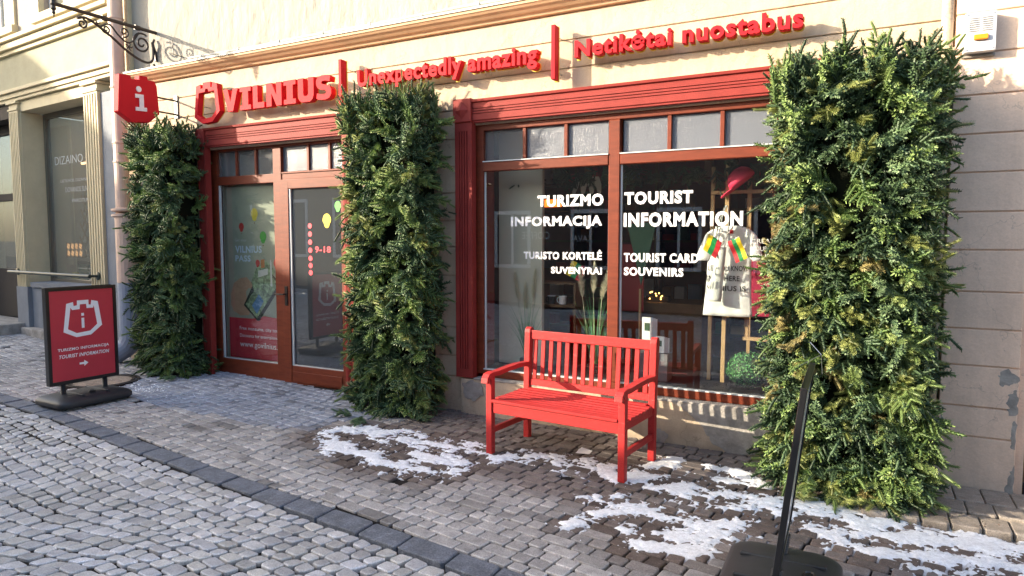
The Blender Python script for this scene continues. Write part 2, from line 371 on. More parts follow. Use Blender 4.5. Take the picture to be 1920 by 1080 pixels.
RA = R(-9.0); ca, sa = math.cos(RA), math.sin(RA)
def clip_poly(P, n, d):                                   # keep n.p >= d
    out = []
    for i, p in enumerate(P):
        q = P[(i + 1) % len(P)]; a = n[0] * p[0] + n[1] * p[1] - d; b = n[0] * q[0] + n[1] * q[1] - d
        if a >= 0: out.append(p)
        if a * b < 0: t = a / (a - b); out.append((p[0] + (q[0] - p[0]) * t, p[1] + (q[1] - p[1]) * t))
    return out
def shrink(P, w):
    c = (sum(p[0] for p in P) / len(P), sum(p[1] for p in P) / len(P)); out = []
    for p in P:
        d = math.hypot(p[0] - c[0], p[1] - c[1]); k = max(.3, 1 - w / max(d, 1e-4)); out.append((c[0] + (p[0] - c[0]) * k, c[1] + (p[1] - c[1]) * k))
    return out
def cut_corners(P, k, rnd):
    out = []
    n = len(P)
    for i in range(n):
        a, p, b = Vector(P[i - 1]), Vector(P[i]), Vector(P[(i + 1) % n])
        la = min(k * rnd.uniform(.6, 1.4), (a - p).length * .4); lb = min(k * rnd.uniform(.6, 1.4), (b - p).length * .4)
        out.append(tuple(p + (a - p).normalized() * la)); out.append(tuple(p + (b - p).normalized() * lb))
    return out
def stone(b, P, zt, h, bev, col, rnd, rim=1.0, dome=0.0, tilt=.0):
    """one stone: outline P, top height zt, rounded rim, sunk skirt; keeps the rim its own tone (frosted edges)"""
    n = len(P); c = (sum(p[0] for p in P) / n, sum(p[1] for p in P) / n)
    tx, ty = rnd.uniform(-tilt, tilt), rnd.uniform(-tilt, tilt)
    zz = lambda p, dz: zt + dz + (p[0] - c[0]) * tx + (p[1] - c[1]) * ty
    inner = shrink(P, bev); core = shrink(P, bev * 2.6)
    vs = [(p[0], p[1], zz(p, 0) - h) for p in P] + [(p[0], p[1], zz(p, 0) - bev * .8) for p in P] + [(p[0], p[1], zz(p, 0)) for p in inner] + \
         [(p[0], p[1], zz(p, dome + rnd.uniform(-.001, .001))) for p in core]
    k = len(b.v); b.v += vs
    for r in range(3):
        for i in range(n):
            j = (i + 1) % n; b.f.append((k + r * n + i, k + r * n + j, k + (r + 1) * n + j, k + (r + 1) * n + i))
    b.f.append(tuple(k + 3 * n + i for i in range(n)))
    e = tuple(min(.8, x * rim) for x in col); dk = tuple(x * .2 for x in col)
    b.c += [dk] * n + [e] * n + [e] * n + [col] * n

def proj(x, y, z):
    dx, dy, dz = x, y + CD, z - CH
    F0 = -math.sin(YAW) * dx + math.cos(YAW) * dy; xr = math.cos(YAW) * dx + math.sin(YAW) * dy
    F = math.cos(PITCH) * F0 - math.sin(PITCH) * dz; d = -(math.sin(PITCH) * F0 + math.cos(PITCH) * dz)
    if F < .3: return None
    return 960 + FOC * xr / F, 540 + FOC * d / F, F
def seen_size(P, z):
    c = (sum(p[0] for p in P) / len(P), sum(p[1] for p in P) / len(P)); q = proj(c[0], c[1], z)
    if q is None or not (-10 < q[0] < 1930 and 0 < q[1] < 1090): return 0
    return 1 / q[2]
def lay(stones, parent, one, many, m, rnd):
    """the 300 stones that show largest become parts, the rest one joined part"""
    order = sorted(range(len(stones)), key=lambda i: -stones[i][0]); top = set(order[:300]); rest = MB()
    for i, (sz, P, zt, h, bev, col, rim, dome, tilt) in enumerate(stones):
        if i in top and sz > 0:
            b = MB(); c = (sum(p[0] for p in P) / len(P), sum(p[1] for p in P) / len(P))
            stone(b, [(p[0] - c[0], p[1] - c[1]) for p in P], 0, h, bev, col, rnd, rim, dome, tilt)
            b.build(one, m, parent, loc=(c[0], c[1], zt))
        else: stone(rest, P, zt, h, bev, col, rnd, rim, dome, tilt)
    rest.build(many, m, parent, kind="stuff")

def tone_walk(x, y, rnd):
    w = wet(x, y)
    n = noise.noise(Vector((x * .9, y * .9, 3.1)))
    base = rnd.uniform(.72, 1.12) * (1 + .25 * n)
    dry = (.36, .345, .34); damp = (.125, .097, .085)
    e_ = .12 * noise.noise(Vector((x * 3, y * 3, 7)))
    w = max(w, .9 * min(1, max(0, (y + 1.85 + e_ + .1 * (x + 2)) / .4)) * min(1, max(0, (x + 4.1 + e_) / .4)))
    if -7.4 < x < -4.0 and y > -1.3:
        k = min(1, (y + 1.3) / .35) * min(1, (-4.0 - x) / .5); w *= (1 - k)
        if w < .5: base = base * .6 + .9 * .4; dry = (.28, .30, .35)
    w = max(w, .6 * min(1, max(0, (x + .5) / .5)) * min(1, max(0, (y + 1.9) / .4)))
    if rnd.random() < .07: base *= .62
    t = w * w
    return tuple((dry[i] * (1 - t) + damp[i] * t) * base for i in range(3)), w
rnd = random.Random(11)
# sidewalk: squared setts in straight rows, single and double lengths
stones = []
pitch = .098
for row in range(-55, 45):
    q0 = row * pitch; p = -14.5 + rnd.uniform(0, .1)
    while p < 7.5:
        L = rnd.choice([.105, .11, .115, .1, .185, .2, .12, .105]) * rnd.uniform(.95, 1.05)
        j = .0062
        cs = [(p + j, q0 + j), (p + L - j, q0 + j), (p + L - j, q0 + pitch - j), (p + j, q0 + pitch - j)]
        cs = [(a + rnd.uniform(-.003, .003), b + rnd.uniform(-.003, .003)) for a, b in cs]
        P = [(a * ca - b * sa - 2.0, a * sa + b * ca - 1.2) for a, b in cs]; p += L
        cx, cy = sum(a for a, b in P) / 4, sum(b for a, b in P) / 4
        k = kerb_y(cx)
        if cy < k - .1 or cy > (1.5 if cx < -8.3 else .42) or (cy > .0 and cx > -4.7): continue
        if cx > -.05 and cy > -.86 and cy < 0: continue              # the paver strip
        if math.hypot(cx + 7.62, cy + .98) < .39: continue           # manhole
        sl = (kerb_y(cx + .1) - kerb_y(cx - .1)) / .2; nn = Vector((-sl, 1)).normalized()
        P = clip_poly(P, nn, nn.x * cx + nn.y * (k + .012))
        if len(P) < 3: continue
        ar = abs(sum(P[i - 1][0] * P[i][1] - P[i][0] * P[i - 1][1] for i in range(len(P)))) / 2
        if ar < .0025: continue
        if rnd.random() < .002: continue                             # a missing sett
        col, w = tone_walk(cx, cy, rnd)
        P2 = cut_corners(P, .008, rnd)
        z = gz(cx) + rnd.uniform(-.003, .003)
        stones.append((seen_size(P, z), P2, z, .045, .0042, col, 1.5 - .4 * w, .0015, .015))
lay(stones, sidewalk, "paving_sett", "paving_setts", M_setts, rnd)
# bigger pavers before the right wall, two rows, raised a little
prnd = random.Random(5)
for r, (ya, yb) in enumerate(((-.10, -.40), (-.405, -.62), (-.625, -.84))):
    x = -.08 + .05 * r
    while x < 2.6:
        wd = .158 * prnd.uniform(.95, 1.05); y0 = lambda t: .10 * (t - .4)
        P = [(x + .004, yb + y0(x)), (x + wd - .004, yb + y0(x)), (x + wd - .004, ya + y0(x) - .004), (x + .004, ya + y0(x) - .004)]
        c = prnd.uniform(.8, 1.15); col = (.27 * c, .235 * c, .2 * c)
        b = MB(); P = cut_corners(P, .012, prnd); cx = sum(p[0] for p in P) / 8; cy = sum(p[1] for p in P) / 8
        stone(b, [(p[0] - cx, p[1] - cy) for p in P], 0, .11, .008, col, prnd, 1.1, .001, .01)
        b.build("paver", M_setts, sidewalk, loc=(cx, cy, gz(cx) + .05 - (.012 if r == 2 else 0))); x += wd
# kerb of dark slabs
kerb = sheet("kerb", XS[:-2], [-.19, .0], lambda x, y: gz(x) - .05, M_joint)
for v in kerb.data.vertices: v.co.y += kerb_y(v.co.x)
krnd = random.Random(3); x = -16.0
while x < 6:
    L = krnd.uniform(.27, .37); y = kerb_y(x); y2 = kerb_y(x + L)
    w = .165 * krnd.uniform(.93, 1.06)
    P = [(x + .004, y - w), (x + L - .005, y2 - w), (x + L - .005, y2), (x + .004, y)]
    P = cut_corners(P, .012, krnd); cx = sum(p[0] for p in P) / 8; cy = sum(p[1] for p in P) / 8
    b = MB(); stone(b, [(p[0] - cx, p[1] - cy) for p in P], 0, .08, .007, (1, 1, 1), krnd, 1, .001, .008)
    b.build("kerb_stone", M_kerb, kerb, loc=(cx, cy, gz(cx) + krnd.uniform(-.002, .003))); x += L
# street cobbles, jittered courses that fan and wave
crnd = random.Random(21); stones = []
def course_y(x, d):                                       # course lines follow the kerb, then swell into shallow fans
    a = min(1, d / .9); n = noise.noise(Vector((x * 1.1, d * 1.3, 5.0)))
    return kerb_y(x) - .185 - d + a * (.24 * math.sin(x * 1.7 + .6) * min(1, d / 1.6) + .05 * n) + .018 * noise.noise(Vector((x * 7, d * 9, 2.0)))
for j in range(74):
    d0, d1 = j * .094, (j + 1) * .094; x = -17 + crnd.uniform(0, .1)
    while x < 5.5:
        L = crnd.uniform(.085, .135); sk = crnd.uniform(-.012, .012) + .25 * .108 * math.sin(x * .8 + d0)
        P = [(x, course_y(x, d0)), (x + L, course_y(x + L, d0)), (x + L + sk, course_y(x + L + sk, d1)), (x + sk * .8, course_y(x + sk, d1))]; x += L
        cx, cy = sum(a for a, b in P) / 4, sum(b for a, b in P) / 4
        if cy < -9.3: continue
        P = [(a + crnd.uniform(-.006, .006), b + crnd.uniform(-.007, .007)) for a, b in P]
        P = shrink(P, crnd.uniform(.0065, .0115))
        P2 = cut_corners(P, .013, crnd)
        t = crnd.uniform(.75, 1.18) * (1 + .25 * noise.noise(Vector((cx, cy, 0)))); k = crnd.uniform(-.02, .03)
        col = (.39 * t, (.385 + k * .2) * t, (.385 + k) * t)
        z = gz(cx) - .006 - .02 * min(1, max(0, kerb_y(cx) - cy - .2)) + crnd.uniform(-.005, .005)
        stones.append((seen_size(P, z) * (1 if cy > -5.2 else 0), P2, z, .05, .0045, col, 1.35, .0015, .05))
lay(stones, street, "cobble", "cobbles", M_cobble, crnd)

# snow, one thin crust laid over the stones
def snow_grid(x0, x1, y0, y1, st):
    xs = np.arange(x0, x1, st); ys = np.arange(y0, y1, st); X, Y = np.meshgrid(xs, ys)
    base = snow_mask(X, Y)
    Nz = np.zeros_like(X); Nf = np.zeros_like(X)
    near = base > -1.2
    for j, i in zip(*np.nonzero(near)):
        x, y = X[j, i], Y[j, i]
        Nz[j, i] = noise.noise((x * 6, y * 9, .3)) * 1.15 + noise.noise((x * 17, y * 24, 4)) * .75
        Nf[j, i] = noise.noise((x * 48, y * 55, 9)) * .38 + noise.noise((x * 100, y * 100, 2)) * .15
    m = base + Nz + Nf * 1.6 - .02
    G = np.interp(X, [-60, -20, -14, -9, -5, -3.4, -.6, 1, 6, 30], [.6, .36, .24, .07, .0, -.02, -.045, -.09, -.16, -.4])
    H = G - .012 + np.clip(m, -.6, .9) * .027 + Nf * .007 - .002
    vis = m > -.25
    b = MB(); idx = -np.ones(X.shape, int); k = 0; keep = vis
    cell = keep[:-1, :-1] | keep[1:, :-1] | keep[:-1, 1:] | keep[1:, 1:]
    need = np.zeros(X.shape, bool); need[:-1, :-1] |= cell; need[1:, :-1] |= cell; need[:-1, 1:] |= cell; need[1:, 1:] |= cell
    for j, i in zip(*np.nonzero(need)): idx[j, i] = k; k += 1; b.v.append((X[j, i], Y[j, i], H[j, i])); q_ = min(1, max(0, (m[j, i] - .05) / .45)); g_ = 1 - .25 * max(0, Nf[j, i] * 3); b.c.append(tuple((a_ * (1 - q_) + c_ * q_) * g_ for a_, c_ in zip((.40, .39, .40), (.84, .86, .90))))
    for j, i in zip(*np.nonzero(cell)): b.f.append((idx[j, i], idx[j, i + 1], idx[j + 1, i + 1], idx[j + 1, i]))
    return b
sb = snow_grid(-4.9, 1.9, -2.6, -.25, .0125)
sb.build("snow", M_snow, kind="stuff", smooth=True)
# frozen slush crumbs near the manhole and between trees
sc = MB(); srnd = random.Random(4)
for k in range(420):
    if k < 170: x, y = srnd.gauss(-7.0, .35), srnd.gauss(-.95, .12)
    else:
        L = snow_lines[srnd.randrange(len(snow_lines))]; t = srnd.random()
        x = L[0] + (L[3] - L[0]) * t + srnd.gauss(0, .16); y = L[1] + (L[4] - L[1]) * t + srnd.gauss(0, .13)
    r = srnd.uniform(.004, .016); z = gz(x) + .0
    ring = [(x + r * srnd.uniform(.7, 1.5) * math.cos(a), y + r * srnd.uniform(.6, 1.2) * math.sin(a), z - .004) for a in (0, 1.05, 2.1, 3.14, 4.2, 5.2)]
    sc.add(ring + [(x, y, z + r * .55)], [(i, (i + 1) % 6, 6) for i in range(6)])
sc.build("snow_crumbs", mat("snow_crumb", (.78, .81, .86), .6), kind="stuff", smooth=True)

# ================================================================== SHOP BUILDING
shop = thing("shop_building", "peach plastered shop front with red fascias, brown framed glazed doors and one wide display window", "building")
ZG = [-.14, .315, .52, .80, 1.05, 1.30, 1.579, 1.833, 2.093, 2.345, 2.60, 2.87, 3.13, 3.37, 3.60]
T = .30
def course(x0, x1, z0, z1, y=0.0, m=None):
    quick("plaster_course", m or M_plast, shop, x0, x1, y, T, z0 + .005, z1 - .005, bevel=.004)
for i in range(len(ZG) - 1):
    z0, z1 = ZG[i], ZG[i + 1]
    segs = []
    if z1 <= 2.96: segs = [(-8.62, -7.12), (-4.80, -3.40), (-.36, .47)]
    elif z0 < 2.9: segs = [(-8.62, .47)]
    else: segs = [(-8.62, .47)]
    for a, c in segs:
        if z0 < 2.9 and z1 > 2.9 and False: pass
        course(a, c, z0, z1)
    course(.48, .92, z0, z1, -.08, M_plast2)
# strip of wall over the openings between the course at 2.87 and the fascias is covered by the boards; backing behind the joints
for (a, c, z0, z1) in ((-8.6, -7.14, -.2, 2.95), (-4.78, -3.42, -.2, 2.95), (-.34, .9, -.2, 2.95), (-8.6, .9, 2.72, 3.74)):
    quick("wall_core", M_plast, shop, a, c, .014, T - .01, z0, z1)
quick("wall_core", M_plast2, shop, .485, .915, -.066, .01, -.2, 3.62)
# upper storey render with an uneven trowelled face
ub = MB(); nx, nz = 150, 46; xs = np.linspace(-8.62, 3.9, nx); zs = np.linspace(3.74, 6.6, nz)
for z in zs:
    for x in xs: ub.v.append((x, .03 + .010 * noise.noise((x * 2.6, z * 1.3, 0)) + .006 * noise.noise((x * 8, z * 5, 3)), z))
ub.f = [(j * nx + i, j * nx + i + 1, (j + 1) * nx + i + 1, (j + 1) * nx + i) for j in range(nz - 1) for i in range(nx - 1)]
ub.build("upper_wall", M_upper, shop, smooth=True)
quick("upper_wall_core", M_upper, shop, -8.62, 3.9, .05, .3, 3.6, 6.6)
quick("roof", mat("sheet_roof", (.12, .1, .09)), shop, -8.8, 4.0, -.4, 6, 6.6, 6.7)
quick("corner_strip", M_cream, shop, -8.62, -8.36, -.03, .03, 3.76, 6.6, bevel=.004)
# cornice: stepped moulding, sheet metal flashing, thin conduit on top
prof = [(.0, 3.60), (-.035, 3.605), (-.045, 3.625), (-.075, 3.635), (-.10, 3.655), (-.125, 3.668), (-.14, 3.685), (-.15, 3.69), (-.15, 3.715), (.02, 3.728), (.02, 3.60)]
def extr(profile, x0, x1, name, m, **k):
    b = MB(); n = len(profile); b.v = [(x0, y, z) for y, z in profile] + [(x1, y, z) for y, z in profile]
    b.f = [(i, (i + 1) % n, (i + 1) % n + n, i + n) for i in range(n)] + [tuple(range(n)), tuple(range(2 * n - 1, n - 1, -1))]
    return b.build(name, m, shop, **k)
extr(prof, -8.30, .47, "cornice", M_corn)
extr(prof, .475, 3.6, "cornice", M_corn)
extr([(-.158, 3.716), (-.162, 3.716), (-.162, 3.735), (.03, 3.758), (.03, 3.75), (-.158, 3.731)], -8.30, 3.6, "cornice_flashing", M_cornw)
tb = MB(); pts = [(x, -.125 + .004 * math.sin(x * 2), 3.762 + .004 * math.sin(x * 3.3)) for x in np.linspace(-7.1, 3.5, 60)]
tb.tube(pts, .014, 8)
for x in np.arange(-6.9, 3.4, .62): tb.tube([(x, -.125, 3.762), (x + .03, -.125, 3.762)], .021, 8)
conduit = tb.build("cable_conduit", M_cornw); tag(conduit, "thin white conduit running along the top of the peach cornice", "conduit")
# plinth below the display window, bare cement patch and sills
def rough_box(name, m, x0, x1, y, z0, z1, amp=.006, seed=0, n=40):
    b = MB(); xs = np.linspace(x0, x1, n); zs = np.linspace(z0, z1, 9)
    for z in zs:
        for x in xs: b.v.append((x, y + amp * noise.noise((x * 5, z * 7, seed)), z))
    k = len(xs)
    b.f = [(j * k + i, j * k + i + 1, (j + 1) * k + i + 1, (j + 1) * k + i) for j in range(8) for i in range(k - 1)]
    m0 = len(b.v); b.v += [(x, .2, z1) for x in xs]; b.f += [(8 * k + i, 8 * k + i + 1, m0 + i + 1, m0 + i) for i in range(k - 1)]
    return b.build(name, m, shop, smooth=False)
rough_box("plinth", M_plast, -3.42, -.3, -.045, -.16, .315, .008, 2, 90)
quick("plinth_ledge", M_cement, shop, -3.28, -.40, -.050, .06, .314, .331, bevel=.003)
def patch(pts, m, y, th=.006, name="plaster_damage", n=7, seed=1):
    out = []
    for i, p in enumerate(pts):
        q = pts[(i + 1) % len(pts)]
        for k in range(n):
            t = k / n; x = p[0] + (q[0] - p[0]) * t; z = p[1] + (q[1] - p[1]) * t
            out.append((x + .022 * noise.noise((x * 38, z * 38, seed)), z + .022 * noise.noise((x * 38, z * 38, seed + 5))))
    return MB().plate(out, lambda a, b: (a, y, b), lambda a, b: (a, y + th, b)).build(name, m, shop)
patch([(-1.38, .32), (-.62, .32), (-.66, .20), (-.60, .08), (-.62, -.02), (-.90, -.06), (-1.05, .02), (-1.14, .16), (-1.24, .24)], M_cement, -.056)
patch([(-3.40, .27), (-3.28, .31), (-3.19, .27), (-3.17, .18), (-3.26, .12), (-3.37, .13)], M_cement, -.056, seed=4)
patch([(-1.55, .06), (-1.47, .08), (-1.40, .03), (-1.44, -.04), (-1.56, -.05)], M_cement, -.056, seed=9)
patch([(-.7, .31), (-.52, .31), (-.5, .25), (-.56, .24), (-.6, .29)], M_cement, -.0575, seed=12)
for k, pp in enumerate(([(.80, .75), (.86, .79), (.918, .74), (.918, .71), (.87, .68), (.82, .69)], [(.86, .62), (.90, .66), (.918, .6), (.918, .5), (.88, .48), (.865, .55)], [(.885, .42), (.918, .46), (.918, .26), (.895, .3)],
                       [(.88, .04), (.918, .16), (.918, -.06), (.87, -.06)], [(.482, .42), (.5, .45), (.52, .40), (.505, .31), (.482, .30)])):
    patch(pp, M_cement, -.0815, .004, seed=20 + k)
patch([(-8.2, .3), (-7.9, .34), (-7.8, .0), (-8.2, -.05)], M_cement, -.006, seed=31)

# red timber surround of the display window
def fluted(x0, x1, z0, z1, y, name="pilaster", grooves=3):
    b = MB(); w = x1 - x0; e = w * .24; b.box(x0, x1, y + .012, .02, z0, z1)
    b.box(x0, x0 + e, y, y + .013, z0, z1); b.box(x1 - e, x1, y, y + .013, z0, z1); b.box(x0 + e, x1 - e, y, y + .013, z1 - .08, z1); b.box(x0 + e, x1 - e, y, y + .013, z0, z0 + .08)
    iw = (w - 2 * e) / (grooves * 2 + 1)
    for k in range(grooves): b.box(x0 + e + iw * (2 * k + 1) - .002, x0 + e + iw * (2 * k + 2) - .001, y, y + .013, z0 + .08, z1 - .08)
    return b.build(name, M_red, shop, bevel=0)
fluted(-3.47, -3.285, .33, 2.74, -.055)
fluted(-.40, -.22, .33, 2.74, -.055)
fluted(-7.10, -6.965, .0, 2.74, -.055)
fluted(-4.86, -4.74, .0, 2.74, -.055)
def corner_block(x0, x1, z0=2.742, z1=2.955):
    b = MB().box(x0, x1, -.075, .02, z0, z1); blk = b.build("corner_block", M_red, shop, bevel=.004)
    cx, cz = (x0 + x1) / 2, (z0 + z1) / 2; r = min(x1 - x0, z1 - z0) * .36
    MB().add([(cx - r, -.078, cz), (cx, -.078, cz - r * 1.15), (cx + r, -.078, cz), (cx, -.078, cz + r * 1.15), (cx, -.105, cz)], [(0, 1, 4), (1, 2, 4), (2, 3, 4), (3, 0, 4)]).build("diamond", M_red, blk)
corner_block(-3.48, -3.282); corner_block(-.405, -.215)
def fascia(x0, x1, z0, z1, y=-.05):
    h = z1 - z0; pf = [(.02, z0), (y + .012, z0), (y + .012, z0 + .012)]
    pf += [(y, z0 + .02), (y, z0 + h * .36)]
    for k in range(3):
        a = z0 + h * (.36 + k * .115); pf += [(y + .014, a + .001), (y + .014, a + h * .03), (y, a + h * .034), (y, a + h * .113)]
    pf += [(y, z1 - .03), (y - .02, z1 - .022), (y - .025, z1), (.02, z1)]
    return extr(pf, x0, x1, "fascia_board", M_red)
fascia(-3.28, -.407, 2.735, 2.94); fascia(-6.96, -4.75, 2.735, 2.955)
corner_block(-7.11, -6.962, 2.742, 2.955)

# display window: frame (part) > panes, bars, lettering
fr = MB(); y0, y1 = .045, .115
fr.box(-3.30, -3.22, y0, y1, .36, 2.735); fr.box(-.50, -.42, y0, y1, .36, 2.735)
fr.box(-3.22, -.50, y0, y1, 2.668, 2.735); fr.box(-3.22, -.50, y0 - .01, y1, .335, .405)
frame = fr.build("shop_window", M_wood, shop, bevel=.005, seg=2)
quick("mullion", M_wood, frame, -1.978, -1.877, y0 - .004, y1, .406, 2.667, bevel=.006)
for a, c in ((-3.219, -1.979), (-1.876, -.501)): quick("transom_bar", M_wood, frame, a, c, y0 - .008, y1, 2.287, 2.374, bevel=.006)
for x in (-2.794, -2.383, -1.461, -1.040, -.62): quick("glazing_bar", M_wood, frame, x - .017, x + .017, y0 + .012, y1 - .01, 2.375, 2.667, bevel=.003)
for a, c in ((-3.219, -1.979), (-1.876, -.501)):
    quick("weather_strip", M_gask, frame, a, c, y0 - .016, y0 + .02, 2.3742, 2.383)
    quick("glazing_bead", M_gask, frame, a, a + .016, y0 + .02, y0 + .035, .406, 2.286)
    quick("sill_flashing", M_gask, frame, a, c, y0 - .012, y0 + .02, .4052, .415)
quick("pane", G_shop, frame, -3.2195, -1.9785, .068, .072, .4065, 2.2865)
quick("pane", G_shop, frame, -1.8765, -.5005, .068, .072, .4065, 2.2865)
tp = [-3.2195, -2.794, -2.383, -1.9785]; tq = [-1.8765, -1.461, -1.040, -.62, -.5005]
for k, (a, c) in enumerate(list(zip(tp, tp[1:])) + list(zip(tq, tq[1:]))):
    quick("pane", G_trans if k == 0 else G_frost, frame, a + (.017 if a > -3.2 else 0), c - .017, .086, .09, 2.376, 2.666)
yl = .0665
for body, a, c, z0, z1, off in (("TURIZMO", -2.662, -2.03, 1.943, 2.048, .045), ("INFORMACIJA", -2.937, -2.04, 1.745, 1.86, .045), ("TURISTO KORTELĖ", -2.803, -2.04, 1.470, 1.560, .04), ("SUVENYRAI", -2.525, -2.038, 1.343, 1.405, .04),
                             ("TOURIST", -1.842, -1.262, 1.945, 2.052, .045), ("INFORMATION", -1.845, -.868, 1.756, 1.876, .045), ("TOURIST CARD", -1.840, -1.208, 1.458, 1.535, .04), ("SOUVENIRS", -1.838, -1.328, 1.342, 1.414, .04)):
    text_flat("lettering", body, M_white, frame, a, c, z0, z1, yl, off)

# glazed entrance: frame (part) > panes, bars; door leaf (part) > pane, handle
dy0, dy1 = .085, .15
df = MB()
df.box(-7.08, -6.94, dy0, dy1, .0, 2.735); df.box(-4.99 + .075, -4.80, dy0, dy1, .0, 2.735)
df.box(-6.94, -4.915, dy0, dy1, 2.69, 2.735); df.box(-6.94, -6.0, dy0, dy1, 2.298, 2.398); df.box(-6.0, -5.875, dy0 - .01, dy1, .0, 2.69)
df.box(-5.875, -4.915, dy0, dy1, 2.325, 2.388); df.box(-6.94, -6.0, dy0 - .008, dy1, .0, .205)
entr = df.build("entrance_frame", M_wood, shop, bevel=.005, seg=2)
for x in (-6.62, -6.30, -5.485, -5.175): quick("glazing_bar", M_wood, entr, x - .017, x + .017, dy0 + .01, dy1 - .01, 2.40, 2.689, bevel=.003)
quick("upper_casement", M_wood, entr, -5.87, -4.92, dy0 - .012, dy0 + .01, 2.389, 2.409, bevel=.003)
for a, c in ((-6.939, -6.637), (-6.603, -6.317), (-6.283, -6.001), (-5.874, -5.502), (-5.468, -5.192), (-5.158, -4.916)):
    quick("pane", G_trans if a < -5.9 else G_frost, entr, a, c, .118, .122, 2.40, 2.689)
quick("pane", G_shop, entr, -6.939, -6.001, .124, .128, .206, 2.297)
quick("glazing_bead", M_gask, entr, -6.939, -6.915, .10, .117, .206, 2.297)
quick("sill_flashing", M_gask, entr, -6.939, -6.001, .10, .117, .2055, .214)
dl_ = MB(); dl_.box(-5.872, -5.76, .06, .12, .012, 2.322); dl_.box(-4.99, -4.918, .06, .12, .012, 2.322); dl_.box(-5.76, -4.99, .06, .12, 2.217, 2.322); dl_.box(-5.76, -4.99, .06, .12, .012, .215)
leaf = dl_.build("door", M_wood, shop, bevel=.005, seg=2)
quick("kick_board", M_wood, leaf, -5.74, -5.01, .052, .061, .03, .15, bevel=.004)
quick("pane", glass("door_glass", (.85, .88, .88), 3.0, 0, haze=.10, hazecol=(.3, .33, .36)), leaf, -5.7595, -4.9905, .092, .096, .2155, 2.2165)
quick("glazing_bead", M_gask, leaf, -5.7595, -5.735, .07, .088, .2155, 2.2165)
quick("sill_flashing", M_gask, leaf, -5.735, -4.991, .07, .088, .2155, .224)
hb = MB().box(-5.838, -5.798, .050, .061, .90, 1.12).tube([(-5.818, .06, 1.03), (-5.818, .005, 1.03), (-5.86, -.003, 1.03), (-5.94, -.003, 1.028)], .009, 8).tube([(-5.818, .045, .94), (-5.818, .055, .94)], .012, 8)
hb.build("handle", M_iron, leaf)
MB().tube([(-5.78, .10, 1.035), (-5.78, .15, 1.035), (-5.62, .155, 1.037)], .010, 8).build("inner_handle", M_steel, leaf)
quick("doorstep", M_setts, shop, -7.1, -4.85, .02, .3, -.06, .008, bevel=.004)

# reveals and the rooms behind the glass
for (a, c) in ((-7.14, -7.081), (-4.799, -4.74), (-3.42, -3.301), (-.419, -.30)): quick("opening_reveal", M_red, shop, a, c, .021, .40, 0, 2.734)
ib = MB()
ib.box(-7.3, -.2, 4.2, 4.3, -.1, 3.1); ib.box(-7.4, -7.3, .31, 4.3, -.1, 3.1); ib.box(-.2, -.1, .31, 4.3, -.1, 3.1); ib.box(-4.75, -3.45, .31, .36, -.1, 3.1)
ib.build("interior_wall", M_room, shop)
quick("interior_ceiling", mat("dark_ceiling", (.06, .045, .04)), shop, -7.3, -.2, .31, 4.2, 3.0, 3.1)
quick("interior_floor", mat("grey_floor", (.10, .095, .09), .5), shop, -7.3, -.2, .31, 4.2, -.06, .0)
quick("display_plinth", mat("display_board", (.03, .03, .034), .6), shop, -3.28, -.44, .13, .95, .2, .40)
quick("partition", M_pvc, shop, -3.26, -2.78, .42, .47, .41, 2.7, bevel=.003)
quick("partition", M_pvc, shop, -7.0, -6.9, .2, .9, .0, 2.7, bevel=.003)
quick("partition", mat("grey_partition", (.12, .13, .14)), shop, -5.95, -5.9, .25, 1.6, .0, 2.7)

def rebase(root, loc):
    for c in root.children: c.location = Vector(c.location) - Vector(loc)
    root.location = loc; return root
def mkmesh_xz(y0, y1): return (lambda a, b: (a, y0, b)), (lambda a, b: (a, y1, b))
def scaled(poly, x0, x1, z0, z1): return [(x0 + a * (x1 - x0), z0 + b * (z1 - z0)) for a, b in poly]

